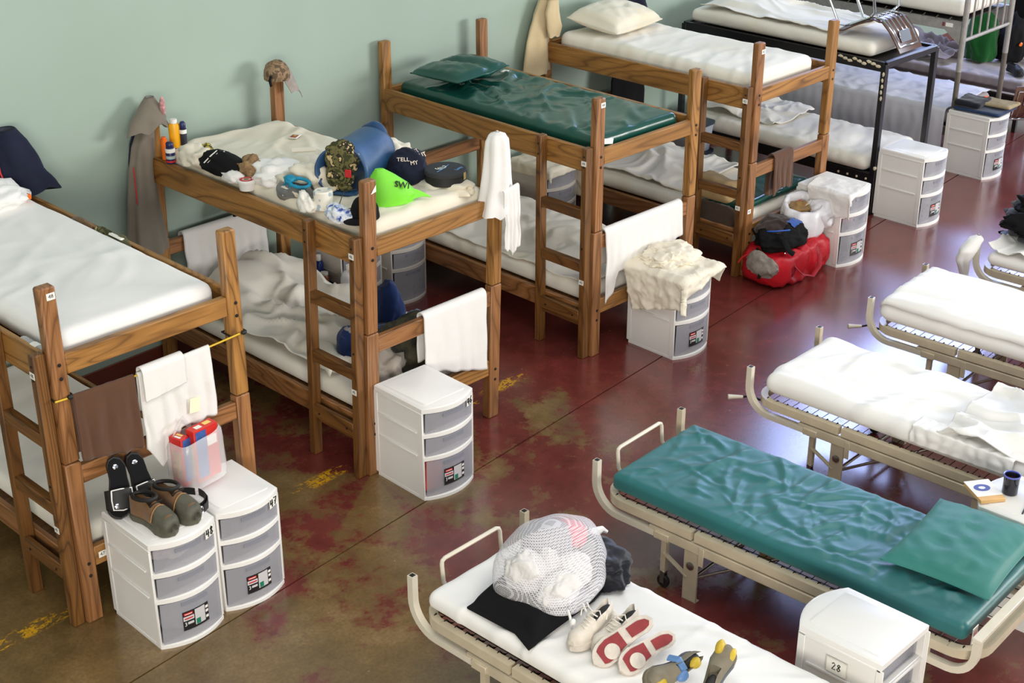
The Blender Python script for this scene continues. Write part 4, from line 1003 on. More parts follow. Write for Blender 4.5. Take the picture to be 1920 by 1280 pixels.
GS = camo('grey_yellow_suede', [lin(112, 104, 84), lin(120, 112, 92), lin(92, 96, 104)], 9)
YEL = plain('yellow_patch', lin(196, 168, 48), .5, var=.2)
BLU = plain('blue_patch', lin(92, 130, 180), .4, var=.2)
s = shoe('trail_shoe', 'grey trail shoe with yellow and blue patches lying on its side', .28, .104, plain('grey_suede', lin(128, 120, 102), .85, var=.2, vs=14), GS, .085, .10, None, group=CG); place(s, (-.685, -2.86, zA+.07), (-.93, .10, -.05), (-.45, -.62, .55))
for x, y, z_, mm in ((.24, .02, .045, YEL), (.05, .02, .05, YEL), (.14, .035, .06, BLU)): obj('toe_patch', xf(lump(.03, .022, .018, 5, .1, 1, 3, -1), T(x, y, z_)), mm, s)
obj('blue_strap', tube([(.13, -.05, .03), (.12, -.03, .075), (.12, .02, .08)], .016, 8, ry=.006), BLU, s)
s = shoe('trail_shoe', 'grey and yellow shoe tip standing up by the lower edge of the picture', .27, .10, plain('grey_suede2', lin(124, 116, 98), .85, var=.2, vs=14), GS, .085, .095, None, group=CG); place(s, (-.86, -3.07, zA+.03), (.80, .25, .42), (-.60, -.25, .70))
obj('toe_patch', xf(lump(.035, .02, .03, 5, .1, 1, 3, -1), T(.235, .02, .03)), YEL, s); obj('toe_patch', xf(lump(.03, .016, .02, 6, .1, 1, 3, -1), T(.225, -.032, .03)), YEL, s)

# ------------------------------------------------------------------ black bag and mesh laundry bag on the front cot
t = thing('tote_bag', 'flat black bag lying on the front cot under the laundry', 'bag', (-.70, -2.06, .530), .06)
def flap(u, v):
    x = -.335+.67*u; y = -.21+.40*v
    k = np.clip((np.abs(2*u-1)-.75)/.25, 0, 1)
    y = y*(1-.25*np.clip((u-.6)/.4, 0, 1)); x = x-.05*np.where(v < .3, (.3-v)/.3, 0)*(u < .3)
    z = .004+.105*(np.clip(1-np.abs(2*u-1.15)**3, 0, 1)*np.clip(1-np.abs(2*v-1.05)**4, 0, 1))**.6+.012*ridge(np.stack([x*6, y*6, x*0], -1), 5, 3)*np.clip(u*1.6-.5, 0, 1)*np.sin(v*PI)
    return np.stack([x, y, z+.006], -1)
obj('bag_body', sheet(flap, 50, 36, .01), M['black'], t, sharp=4)
obj('bag_end', xf(lump(.15, .17, .115, 27, .22, 1.9, 5, -.4), T(.225, -.055, .008)), cloth('navy_black_nylon', lin(22, 24, 34), rough=.45, var=.4, vs=10), t, sharp=4)
def mesh_mat():
    x = NT('white_laundry_mesh'); v = x.obj(); sp = x.n('ShaderNodeSeparateXYZ'); x.l(v, sp.inputs[0]); ms = []
    for k in range(3):
        f = x.math('FRACT', x.math('MULTIPLY', sp.outputs[k], 125.0)); ms.append(x.math('LESS_THAN', f, .30))
    a = x.math('MAXIMUM', x.math('MAXIMUM', ms[0], ms[1]), ms[2])
    x.l(x.math('ADD', x.math('MULTIPLY', a, .50), .13), x.b.inputs['Alpha']); x.set(Base_Color=lin(238, 236, 240), Roughness=.8); return x.m
t = thing('laundry_bag', 'white mesh laundry bag of socks and towels on top of the black bag', 'laundry bag', (-.665, -2.05, .60), .0)
A = np.linspace(0, 2*PI, 72, endpoint=False); MM = mesh_mat(); rings = []
for k in range(15):
    e = k/14*PI/2; r_ = math.cos(e)**.75; z = .25*math.sin(e)
    q = 1+.16*pn(np.stack([np.cos(A)*1.6, np.sin(A)*1.6, A*0+k*.16], -1), 14)
    # long axis from the drawstring mouth (toward the camera) to the knotted far corner
    pull = np.exp(-((np.angle(np.exp(1j*(A-.15))))/.22)**2)*.30*(1-k/14)**1.5+np.exp(-((np.angle(np.exp(1j*(A-4.15))))/.45)**2)*.18*(1-k/14)
    x = .28*np.cos(A)*r_*(q+pull); y = .24*np.sin(A)*r_*(q+pull)
    hump = 1-.50*np.clip(-(x*.5+y)/.25, 0, 1)
    rings.append(np.stack([x, y, np.maximum(z*hump+.010*pn(np.stack([x*9, y*9, x*0], -1), 3), .0)+.0*x], -1))
obj('mesh_net', loft(rings), MM, t, sharp=4)
obj('knotted_corner', tube([(.27, .035, .03), (.33, .045, .05), (.385, .04, .045), (.40, .02, .03)], [.03, .026, .016, .008], 8), M['terry'], t)
obj('drawstring', tube([(-.18, -.26, .03), (-.20, -.29, .02), (-.21, -.31, -.02), (-.20, -.325, -.045)], .006, 6), M['terry'], t)
obj('drawstring', tube([(-.10, -.275, .03), (-.12, -.31, .02), (-.13, -.335, -.02), (-.09, -.33, -.045), (-.07, -.30, -.02), (-.07, -.27, .02)], .005, 6), M['terry'], t)
obj('string_stop', xf(lump(.013, .013, .016, 4, .05, 1, 3, -1), T(-.203, -.31, -.01)), M['plastic'], t)
SOCK = cloth('ribbed_white_cotton', lin(214, 211, 208), weave=220, bump=.5, var=.08)
LG = 'white laundry inside the mesh bag'
for k, (x, y, z, a, b, c, lb) in enumerate(((-.16, .01, .02, .095, .095, .11, 'round ball of white socks at the left in the mesh bag'), (-.10, -.145, .0, .12, .075, .075, 'white sock bundle nearest the drawstring in the mesh bag'),
                                           (.02, -.10, .01, .10, .08, .085, 'white sock bundle in the middle of the mesh bag'), (-.06, -.03, .03, .07, .06, .09, 'small white rolled sock between the other bundles'))):
    o = obj('sock_bundle', xf(lump(a*.96, b*.96, c*.97, 80+k, .15, 2.2, 5, -.5), T(-.665+x, -2.05+y, .605+z)), SOCK, sharp=4); tag(o, lb, 'socks', LG)
o = obj('grey_shirt', xf(lump(.14, .12, .135, 91, .12, 1.6, 4, -.5), T(-.61, -1.97, .605)), cloth('pale_grey_jersey', lin(150, 146, 154), var=.15), sharp=4); tag(o, 'pale grey shirt bulging at the back of the mesh bag', 'shirt')
o = obj('pink_towel', xf(lump(.085, .09, .115, 92, .15, 1.6, 4, -.5), T(-.50, -2.0, .605)), cloth('pink_terry', lin(226, 84, 104), var=.15), sharp=4); tag(o, 'pink towel at the right end of the mesh bag', 'towel')

# ------------------------------------------------------------------ on units 48 and 47
zl = .604
GRB = cloth('brown_suede', lin(124, 92, 62), rough=.8, var=.25, vs=20, weave=150); GRT = plain('grey_green_rubber', lin(82, 80, 66), .6, var=.25, vs=30)
def duck(label, loc, rz):
    t = shoe('ankle_boot', label, .285, .108, GRB, GRT, .10, .135, None, cat='boot', group='brown ankle boots on unit 48', sole_h=.028, toe=.06)
    P = xf(upper(.285*.99, .104, .079, .1, toe=.05, open_to=0), T(.004, 0, .027))
    V = np.array(P[0]); keep = [f for f in P[1] if np.mean([V[i][0] for i in f]) > .182]; used = sorted({i for f in keep for i in f}); mp = {v: i for i, v in enumerate(used)}; V = V[used]; keep = [tuple(mp[i] for i in f) for f in keep]
    ci = np.array([.15, 0, .03]); V2 = (V-ci)*np.array([1.05, 1.08, 1.10])+ci
    obj('rubber_toe', (V2, keep), GRT, t, sharp=4)
    obj('toe_seam', tube([(.184, y, .03+.082*math.sqrt(max(0, 1-(y/.052)**2))) for y in np.linspace(-.05, .05, 12)], .0035, 5), plain('tan_stitching', lin(150, 110, 66), .7), t)
    obj('black_collar', tube([(.03+.085*(1-math.cos(a))*.8, .036*math.sin(a), .130-.01*math.cos(a)) for a in np.linspace(0, 2*PI, 18)], .009, 8), M['rubber'], t)
    obj('gusset', xf(cbox(-.006, .006, -.002, .002, -.035, .035, .001), T(.155, .012, .107) @ R(PI/2, 'X') @ R(1.45, 'Z')), M['rubber'], t)
    t.location = loc; t.rotation_euler[2] = rz; t.scale = (1.06, 1.12, 1.1); return t
duck('brown ankle boot with grey rubber toe, left one on unit 48', (-1.715, -.275, zl), -PI/2+.16)
duck('brown ankle boot with grey rubber toe, right one nearer the belt', (-1.590, -.265, zl), -PI/2+.20)
def slide(label, loc, xd, zd):
    t = thing('slide_sandal', label, 'sandal', (0, 0, 0), 0, 'black slides leaning on the bunk rail')
    obj('footbed', extr(outline(.28, .105), 0, .026), M['rubber'], t)
    obj('footbed_top', extr((outline(.28, .105)-[.14, 0])*.92+[.14, 0], .026, .030), M['black'], t)
    def band(u, v):
        a = PI*(u*.98+.01); x = .145+.085*v+.012*np.sin(a)*(v-.5)
        return np.stack([x, -.056*np.cos(a)*(1+.03*v), .012+.058*np.sin(a)**.7], -1)
    obj('strap', sheet(lambda u, v: band(1-u, v), 20, 8, .005), M['rubber'], t, sharp=4)
    g = []
    e = [band(np.array([u]), np.array([v]))[0]*np.array([1, 1.0, 1])+np.array([0, 0, .003]) for u, v in ((.28, .04), (.5, .02), (.84, .04), (.86, .5), (.84, .95), (.5, 1.0), (.28, .95), (.26, .5), (.28, .04))]
    obj('white_piping', tube(e, .0030, 5), M['plastic'], t)
    dv = lathe([(.011, 0), (.011, .003), (.004, .006)], 14)
    obj('stud', xf(dv, T(.045, .0, .030)), M['chrome'], t); obj('stud', xf(dv, T(*(band(np.array([.38]), np.array([.78]))[0]))), M['chrome'], t)
    place(t, loc, xd, zd); t.scale = (1.08, 1.18, 1.1)
slide('black slide with a white piped strap, left one behind the boots', (-1.705, -.135, .868), (-.18, -.36, -.915), (-.25, -.86, .40))
slide('black slide, right one, mostly hidden behind the boots', (-1.61, -.125, .845), (-.02, -.40, -.90), (-.10, -.90, .40))
t = thing('leather_belt', 'black leather belt coiled on edge on unit 48', 'belt', (-1.478, -.37, zl), .0); t.scale = (1.1, 1.15, 1.1)
def strap3(path, w_, th):
    P = np.array(path); f = []; V, F = [], []
    for i, p in enumerate(P):
        d = P[min(i+1, len(P)-1)]-P[max(i-1, 0)]; nx = np.array([-d[1], d[0], 0]); nx /= np.linalg.norm(nx)+1e-9
        for a, b in ((-1, 0), (1, 0), (1, 1), (-1, 1)): V.append(p+nx*a*th/2+np.array([0, 0, w_*b]))
    n = len(P)
    for i in range(n-1):
        for k in range(4): F.append((i*4+k, i*4+(k+1) % 4, (i+1)*4+(k+1) % 4, (i+1)*4+k))
    F += [(0, 3, 2, 1), ((n-1)*4, (n-1)*4+1, (n-1)*4+2, (n-1)*4+3)]
    return V, F
sp = [(.078*math.cos(a)*(1+.10*a/6), .075*math.sin(a)*(1+.04*a), .0) for a in np.linspace(.4, 2*PI+.2, 34)]+[(.085, -.02, 0), (.075, -.06, 0), (.05, -.095, 0), (.02, -.11, 0)]
obj('strap', strap3(sp[::1], .034, .004), M['rubber'], t)
obj('buckle', xf(tube([(.018*math.cos(a), 0, .018*math.sin(a)) for a in np.linspace(0, 2*PI, 14)], .004, 6), T(.0, -.117, .018) @ R(.5, 'Z')), M['chrome'], t)
t = thing('plastic_bag', 'clear plastic bag of cereal boxes standing between units 48 and 47', 'bag', (-1.29, -.21, .60), .10)
CLR = plain('clear_bag_film', lin(238, 238, 238), .18, var=.02, alpha=.42, bump=.5, bs=22)
rings = []
A = np.linspace(0, 2*PI, 48, endpoint=False)
for k, (z, a, b) in enumerate(((0, .135, .085), (.05, .14, .09), (.15, .138, .088), (.21, .134, .086), (.245, .128, .082), (.262, .118, .075))):
    P = rr(a, b, 48, 4); q = 1+.06*pn(np.stack([np.cos(A)*3, np.sin(A)*3, A*0+k*.6], -1), 19)
    rings.append(np.stack([P[:, 0]*q, P[:, 1]*q, z+.02*np.cos(A)*(k > 3)], -1))
obj('bag_film', loft(rings, cap=False), CLR, t, sharp=4)
obj('bag_handle', tube([(-.10, .05, .25), (-.09, .02, .31), (-.03, .05, .335), (.03, .07, .26)], .012, 6, ry=.003), CLR, t)
def cereal(label, x, y, rz, w_, d_, h_, tilt=0):
    t = thing('cereal_box', label, 'box', (x, y, .606), rz, 'cereal boxes in the clear bag'); t.rotation_euler[1] = tilt
    obj('carton', cbox(-w_/2, w_/2, -d_/2, d_/2, 0, h_, .002), plain('red_carton', lin(206, 40, 34), .45, var=.1), t)
    obj('blue_panel', cbox(-w_/2+.01, -w_/2+.075, -d_/2-.0012, -d_/2, .02, h_-.01, .0005), plain('blue_panel', lin(60, 92, 158), .45, var=.3, vs=30), t)
    obj('white_print', cbox(w_*.02, w_*.42, -d_/2-.0012, -d_/2, h_*.62, h_*.80, .0005), M['paper'], t)
    obj('white_print', cbox(-w_*.3, -w_*.05, -d_*.28, d_*.2, h_, h_+.0012, .0005), M['paper'], t)
    obj('white_print', cbox(w_*.08, w_*.36, -d_*.2, d_*.28, h_, h_+.0012, .0005), plain('yellow_print', lin(238, 208, 110), .5), t)
    obj('side_print', cbox(-w_/2-.0012, -w_/2, -d_*.35, d_*.35, .04, h_*.72, .0005), plain('mixed_print', lin(200, 150, 96), .5, var=.6, vs=60), t)
    return t
cereal('red cereal box at the right inside the clear bag, blue panel in front', -1.255, -.225, .10, .15, .06, .29)
cereal('red cereal box leaning at the left inside the clear bag', -1.375, -.20, .25, .055, .08, .265)
o = obj('paper_slip', xf(cbox(-.03, .03, -.001, .001, -.04, .04, .0005), T(-1.235, -.155, .975) @ R(.15, 'Y')), plain('cream_paper', lin(244, 236, 204), .6, var=.02)); tag(o, 'cream paper slip sticking out of the clear grocery bag', 'paper')
# ------------------------------------------------------------------ belongings on top of the second bunk
zt = 1.524
t = thing('rolled_bedroll', 'big roll of blue nylon round camouflage cloth on the second bunk', 'bedroll', (.48, .585, zt-.004), 0)
ra = .42     # axis of the roll, pointing away from the camera's left
Mr = T(0, 0, .140) @ R(ra, 'Z')
A = np.linspace(0, 2*PI, 48, endpoint=False); rings = []
for k, x in enumerate(np.linspace(-.22, .24, 14)):
    r_ = .152*(1-.22*max(0, (x-.14)/.10)**2); q = 1+.035*pn(np.stack([np.cos(A)*2, np.sin(A)*2, A*0+x*7], -1), 5)+.02*np.sin(A*3+x*22)
    rings.append(np.stack([A*0+x+.02*np.cos(A-2), r_*np.cos(A)*q*1.05, np.maximum(r_*np.sin(A)*q, -.134)], -1))
inner = [rings[0]*np.array([1, .93, .93])+np.array([.0, 0, 0]), rings[2]*np.array([1, .86, .86])]
g = loft(inner[::-1]+rings, cap=False)
obj('nylon_cover', xf(g, Mr), cloth('blue_nylon_quilt', lin(44, 84, 128), rough=.42, var=.35, vs=7, sheen=0, spec=.5), t, sharp=4)
obj('end_cap', xf(lump(.040, .088, .088, 7, .06, 2, 3, -1), Mr @ T(.235, 0, -.004)), cloth('blue_nylon_quilt2', lin(40, 76, 118), rough=.45, var=.3, vs=7), t)
obj('camouflage_cloth', xf(lump(.034, .104, .100, 9, .13, 2.8, 5, -1), Mr @ T(-.195, .0, -.022)), CAMO, t, sharp=4)
for k in range(5):
    rr_ = .018+.018*k
    obj('cloth_fold', xf(tube([(-.232+.005*k+.006*math.sin(a*3), rr_*math.cos(a+k), rr_*math.sin(a+k)*.95-.022) for a in np.linspace(0, 4.6, 20)], .011, 8), Mr), CAMO, t, sharp=4)
obj('red_label', xf(cbox(-.004, .004, -.018, .022, -.02, .028, .003), Mr @ T(-.24, -.060, .0)), M['redp'], t)
t = thing('beanie_hat', 'dark navy printed cloth bundle between the blue roll and the round case', 'cap', (.73, .43, zt), .2)
obj('cloth_body', xf(lump(.135, .115, .125, 15, .13, 1.6, 5, -.45), T(0, 0, 0)), M['navy'], t, sharp=4)
NV = plain('cream_print', lin(238, 222, 206), .7)
for s_, x, y, z, rx, rz, sz in (('TELL', -.085, -.035, .148, .70, -.95, .036), ('MY', -.050, -.088, .128, .95, -.60, .034), ('IT', -.005, -.055, .165, .7, -.5, .036), ('OUT', .030, -.078, .148, .85, -.15, .042), ('Y', .050, -.035, .166, .6, .1, .042)):
    text('lettering', s_, sz, NV, t, T(x, y, z) @ R(rz, 'Z') @ R(rx, 'X'), .002)
t = thing('shopping_bag', 'lime green folded bag with black lettering on the second bunk', 'bag', (.395, .20, zt), 0)
LIME = plain('lime_nonwoven', lin(120, 214, 50), .6, var=.1)
rings = []
A_ = np.linspace(0, 2*PI, 14, endpoint=False)
for z_, rx_, ry_, ox in ((.0, .135, .075, .0), (.05, .140, .085, .005), (.11, .115, .075, -.015), (.165, .072, .045, -.04), (.205, .025, .014, -.06)):
    q_ = 1+.14*pn(np.stack([np.cos(A_)*2, np.sin(A_)*2, A_*0+z_*9], -1), 23)
    rings.append(np.stack([ox+rx_*np.cos(A_)*q_, ry_*np.sin(A_)*q_, A_*0+z_], -1))
obj('bag_body', xf(loft(rings), R(-.45, 'Z')), LIME, t, sharp=.5)
obj('bag_flap', sheet(lambda u, v: np.stack([.06+.14*u, -.085-.045*u+.05*v*(1-u), .075*v*(1-u)+.010+.015*np.sin(u*PI)], -1), 8, 8, .006), LIME, t, sharp=.6)
text('lettering', 'SWI', .050, M['ink'], t, T(.015, -.083, .118) @ R(-.45, 'Z') @ R(1.02, 'X') @ R(-.25, 'Z'), .006)
t = thing('round_case', 'flat round black case with blue lettering on the second bunk', 'case', (.845, .225, zt+.006), 0)
obj('case_body', lathe([(.001, 0), (.118, 0), (.122, .005), (.122, .055), (.001, .055)], 48), M['rubber'], t, sharp=.5)
obj('case_lid', lathe([(.001, .056), (.126, .056), (.127, .060), (.127, .074), (.120, .080), (.001, .081)], 48), plain('black_case_cloth', lin(44, 44, 48), .75, var=.15, vs=60), t, sharp=.5)
obj('brass_latch', xf(cbox(-.014, .014, -.003, .0, -.022, .022, .001), R(.35, 'Z') @ T(0, -.124, .052)), plain('brass', lin(186, 160, 96), .35, .8), t)
LB = plain('blue_print', lin(110, 170, 226), .5); LW = M['paper']
obj('blue_stroke', tube([(-.085, -.02, .0825), (-.02, .0, .0825), (.055, .03, .0825)], [.002, .0045, .001], 6, ry=[.001]*3), LB, t)
obj('white_ring', tube([(-.015+.036*math.cos(a), .025+.022*math.sin(a), .0825) for a in np.linspace(2.6, 7.0, 16)], .0035, 6, ry=.001), LW, t)
text('lettering', 'son', .030, LW, t, T(-.015, .026, .0815) @ R(-.25, 'Z'), .0006); text('lettering', 'Lusty', .030, LB, t, T(.05, -.06, .0815) @ R(.25, 'Z'), .0006)
t = thing('snack_packet', 'small red and white packet lying on the cream mattress', 'packet', (.765, 1.55, 1.530), .5)
obj('wrapper', soft(.045, .028, .003, .003, .01), M['paper'], t); obj('red_print', cbox(-.035, .020, -.02, .022, .003, .0042, .0005), plain('dark_red_print', lin(150, 26, 24), .4), t); obj('gold_print', cbox(-.015, .010, -.012, .010, .0042, .005, .0003), plain('gold_print', lin(206, 160, 60), .4), t)
# along the near rail, from the wall to the ladder
def bottle(name, label, loc, prof, m, cap=None, band=None, rz=0, sy=1.0, group=None, cat='bottle', n=20):
    t = thing(name, label, cat, loc, rz, group)
    obj('body', xf(lathe(prof, n), S(1, sy, 1)), m, t, sharp=.9)
    if cap: obj('cap', xf(lathe(cap[0], n), S(1, sy if len(cap) > 2 else 1, 1)), cap[1], t, sharp=.9)
    if band: 
        for b in band: obj('label_band', xf(ring([(b[2]-.004, b[0]), (b[2], b[0]), (b[2], b[1]), (b[2]-.004, b[1])], n), S(1, sy, 1)), b[3], t)
    return t
YB = plain('yellow_plastic', lin(246, 176, 20), .35); NB = plain('navy_plastic', lin(30, 36, 84), .35); ORB = plain('orange_plastic', lin(236, 112, 22), .4)
zb = 1.37
bottle('powder_bottle', 'tall yellow bottle with a white cap by the jacket', (.115, 1.925, zt), [(.0, 0), (.034, 0), (.036, .02), (.036, .14), (.030, .155), (.0, .156)], YB, ([(.02, .155), (.023, .157), (.023, .182), (.0, .184)], M['plastic']), sy=.7, rz=-.7)
bottle('deodorant', 'short navy and white bottle in front of the yellow bottle', (.02, 1.845, 1.462), [(.0, 0), (.028, 0), (.030, .01), (.030, .09), (.024, .10), (.0, .101)], NB, ([(.022, .10), (.024, .102), (.024, .128), (.018, .134), (.0, .135)], NB), [(.07, .095, .0305, M['paper']), (.008, .02, .0305, M['redp']), (.03, .05, .0303, plain('grey_band', lin(176, 190, 190), .4))])
bottle('deodorant', 'dark navy bottle with a white band behind the yellow bottle', (.155, 1.89, zt), [(.0, 0), (.020, 0), (.022, .01), (.022, .12), (.0, .121)], plain('charcoal_plastic', lin(44, 46, 60), .4), ([(.018, .12), (.019, .122), (.019, .155), (.012, .165), (.0, .166)], NB), [(.09, .115, .0225, M['paper'])])
bottle('pill_bottle', 'orange bottle half hidden by the taupe jacket', (.035, 1.93, 1.462), [(.0, 0), (.020, 0), (.021, .01), (.021, .13), (.0, .131)], ORB, ([(.014, .13), (.015, .132), (.015, .145), (.0, .146)], ORB))
BB = 'belongings along the near rail of the second bunk'
def blob(name, label, cat, loc, s, m, seed, amp=.25, rz=0, lv=4, flat=-.5, group=None, rx=0):
    o = obj(name, xf(lump(s[0], s[1], s[2], seed, amp, 2.0, lv, flat), np.eye(4)), m, sharp=4); o.location = loc; o.rotation_euler = (rx, 0, rz); return tag(o, label, cat, group)
blob('crumpled_cloth', 'cream crumpled cloth by the yellow bottle', 'cloth', (.075, 1.62, zt-.03), (.08, .13, .075), M['sheet2'], 3, .35)
t = thing('track_trousers', 'black folded sportswear with white stripes by the near rail', 'clothes', (.085, 1.375, zt-.02), 0)
obj('cloth_body', xf(lump(.10, .20, .075, 5, .16, 1.6, 4, -.5), np.eye(4)), M['black'], t, sharp=4)
for k in range(3): obj('white_stripe', tube([(-.10+.012*k, .055-.022*k, .062), (-.05+.012*k, .045-.022*k, .100), (.0+.012*k, .055-.022*k, .116)], .0042, 5), M['paper'], t)
blob('white_sock', 'white sock lying under the black sportswear', 'sock', (.025, 1.20, zt-.02), (.05, .085, .04), M['terry'], 7, .2)
blob('yellow_pouch', 'small yellow and dark pouch by the wall end of the near rail', 'pouch', (.13, 1.60, zt+.045), (.035, .04, .03), camo('yellow_dark_print', [lin(30, 30, 34), lin(190, 170, 50), lin(60, 60, 60)], 40), 9, .2)
blob('fur_hat', 'tan shaggy knitted hat behind the red lidded tub', 'hat', (.135, 1.17, zt-.01), (.07, .085, .075), plain('tan_shaggy', lin(150, 120, 84), .9, var=.45, vs=40, bump=.8, bs=70), 11, .3)
t = thing('food_tub', 'white tub with a red ringed lid standing by the near rail', 'tub', (.035, 1.075, 1.475), 0)
obj('tub', lathe([(.0, 0), (.044, 0), (.052, .045), (.0, .046)], 28), M['plastic'], t); obj('lid', lathe([(.0, .046), (.055, .046), (.056, .058), (.050, .062), (.0, .062)], 28), M['plastic'], t)
obj('red_ring', ring([(.026, .0622), (.042, .0622), (.042, .0634), (.026, .0634)], 28), M['redp'], t); obj('printed_centre', lathe([(.0, .0622), (.018, .0622), (.018, .0632), (.0, .0632)], 16), plain('tan_print', lin(160, 120, 90), .5, var=.5, vs=80), t)
blob('undershirt', 'white crumpled undershirt in the middle of the near rail', 'shirt', (.20, 1.02, zt-.02), (.13, .15, .075), M['sheetc'], 13, .35)
blob('undershirt', 'cream crumpled shirt behind the teal shoe', 'shirt', (.34, .98, zt-.02), (.16, .19, .070), M['sheet2'], 15, .4)
blob('undershirt', 'white crumpled shirt against the blue roll', 'shirt', (.24, .74, zt-.03), (.14, .17, .10), M['sheet2'], 17, .4)
o = obj('folded_card', xf(soft(.075, .022, .006, .005, .01), T(.50, 1.12, zt+.075) @ R(-.6, 'Z') @ R(.3, 'X')), M['sheet2']); tag(o, 'folded strip of cream cloth on top of the shirts', 'cloth')
TEAL = plain('teal_mesh', lin(20, 140, 176), .6, var=.2, vs=30)
s = shoe('running_shoe', 'grey and teal running shoe by the near rail', .28, .105, cloth('grey_mesh', lin(120, 122, 122), var=.25, vs=20), plain('grey_sole', lin(130, 128, 122), .6), .09, .10, TEAL)
place(s, (.165, .575, zt-.005), (-.28, .96, -.10), (-.35, -.1, .93))
obj('teal_collar', tube([(.02+.09*(1-math.cos(a))*.72, .036*math.sin(a), .096-.012*math.cos(a)) for a in np.linspace(0, 2*PI, 20)], .0105, 8), TEAL, s)
obj('teal_tongue', xf(lump(.04, .028, .02, 4, .15, 2, 3, -1), T(.145, 0, .102)), TEAL, s)
obj('toe_stripe', tube([(.20, .048, .03), (.215, .02, .068), (.212, -.02, .07), (.20, -.05, .03)], .006, 6), plain('silver_stripe', lin(190, 190, 190), .4), s)
t = thing('toilet_roll', 'wrapped toilet roll with pale blue print standing by the near rail', 'toilet roll', (.095, .43, zt-.02), .3)
TRM = NT('printed_wrap'); v_ = TRM.obj(); vo = TRM.n('ShaderNodeTexVoronoi'); vo.inputs['Scale'].default_value = 28; TRM.l(v_, vo.inputs['Vector'])
TRM.l(TRM.ramp(vo.outputs['Distance'], [(.30, lin(168, 184, 196)), (.36, lin(232, 228, 214))]), TRM.b.inputs['Base Color']); TRM.set(Roughness=.7)
obj('wrapped_roll', lathe([(.0, .002), (.048, 0), (.055, .006), (.055, .104), (.047, .112), (.016, .108), (.0, .106)], 28), TRM.m, t)
blob('tissue', 'crumpled white tissue leaning on the toilet roll', 'tissue', (.025, .50, zt-.03), (.035, .06, .07), M['paper'], 21, .3)
t = thing('charging_cord', 'thin dark cord looping over the sheet beside the toilet roll', 'cord', (0, 0, 0))
obj('cord', tube([(.12, .32, zt+.03), (.17, .34, zt+.085), (.22, .29, zt+.10), (.24, .22, zt+.06), (.20, .17, zt+.02), (.14, .24, zt+.02), (.09, .27, zt+.02), (.10, .33, zt+.012)], .003, 6), M['ink'], t)
blob('blue_packet', 'crumpled white and blue packet by the black cap', 'packet', (.045, .235, zt-.02), (.05, .09, .055), camo('white_blue_print', [lin(230, 232, 236), lin(226, 230, 236), lin(170, 186, 214), lin(60, 80, 160)], 26), 23, .3)
t = thing('baseball_cap', 'black baseball cap lying behind the torn sticker post', 'cap', (.14, .13, zt-.008), .6)
obj('crown', xf(lump(.085, .080, .105, 25, .06, 1.5, 4, -.2), np.eye(4)), M['black'], t, sharp=4); obj('visor', xf(lump(.055, .07, .012, 26, .04, 1, 3, -.8), T(-.10, .02, .004) @ R(.2, 'Z')), M['black'], t)
blob('bunched_sheet', 'gathered end of the cream sheet under the round case', 'bedding', (.835, .24, zt-.035), (.12, .19, .045), M['sheet2'], 27, .25)
blob('bunched_sheet', 'cream bunched cloth behind the blue roll and navy bundle', 'bedding', (.85, .75, zt-.02), (.12, .20, .10), M['sheet2'], 29, .3)
o = obj('mattress_tag', xf(cbox(-.05, .05, -.002, .002, -.018, .018, .0008), T(2.13+.07, .135, 1.485) @ R(.2, 'Y')), M['paper']); tag(o, 'white paper tag at the front corner of the green mattress', 'tag')
o = obj('paper_tag', xf(cbox(-.03, .03, -.022, .022, -.002, .002, .0005), T(2.86, 1.72, 1.522) @ R(.3, 'Z')), M['paper']); tag(o, 'white tag on the green mattress behind the green pillow', 'tag')

# things on the nearest bunk
t = thing('water_bottle', 'clear water bottle lying between mattress and rail on the nearest bunk', 'bottle', (-1.90, .20, 1.432), 0); t.rotation_euler = (PI/2, 0, .0)
WB = plain('clear_bottle', lin(226, 230, 232), .1, var=.03, alpha=.45)
prof = [(.0, 0)]+[(.030+.002*(k % 2), .004+.010*k) for k in range(16)]+[(.022, .175), (.013, .19), (.0, .191)]
obj('bottle_body', lathe(prof, 18), WB, t); obj('cap', lathe([(.014, .19), (.015, .192), (.015, .206), (.0, .207)], 14), M['plastic'], t); obj('paper_label', ring([(.0325, .10), (.0335, .101), (.0335, .15), (.0325, .151)], 18), M['paper'], t)
for k, (x, y, lb, mm, sz) in enumerate(((-.957, 1.25, 'dark tan cloth wedged behind the mattress of the nearest bunk', cloth('dark_tan', lin(120, 92, 62), var=.3), (.022, .10, .05)), (-.955, 1.00, 'olive patterned cloth wedged along the far rail of the nearest bunk', CAMO, (.022, .13, .05)), (-.955, .84, 'grey green cap at the end of the wedged cloths', cloth('grey_green', lin(96, 96, 70), var=.3), (.024, .06, .055)))):
    blob('wedged_cloth', lb, 'cloth', (x, y, 1.44), sz, mm, 31+k, .2)
o = obj('folded_paper', xf(cbox(-.012, .012, -.06, .06, -.006, .006, .002), T(-.968, .875, 1.512) @ R(.3, 'Y')), M['paper']); tag(o, 'folded white paper on the wedged cloths', 'paper')
o = obj('orange_box', xf(cbox(-.025, .025, -.05, .05, 0, .03, .003), T(-1.04, 1.74, 1.527) @ R(.2, 'Z')), ORB); tag(o, 'small orange packet on the far end of the nearest mattress', 'packet')
blob('bunched_sheet', 'white sheet bunched at the wall end of the nearest mattress', 'bedding', (-1.22, 1.78, 1.512), (.22, .16, .085), M['sheetc'], 37, .25)
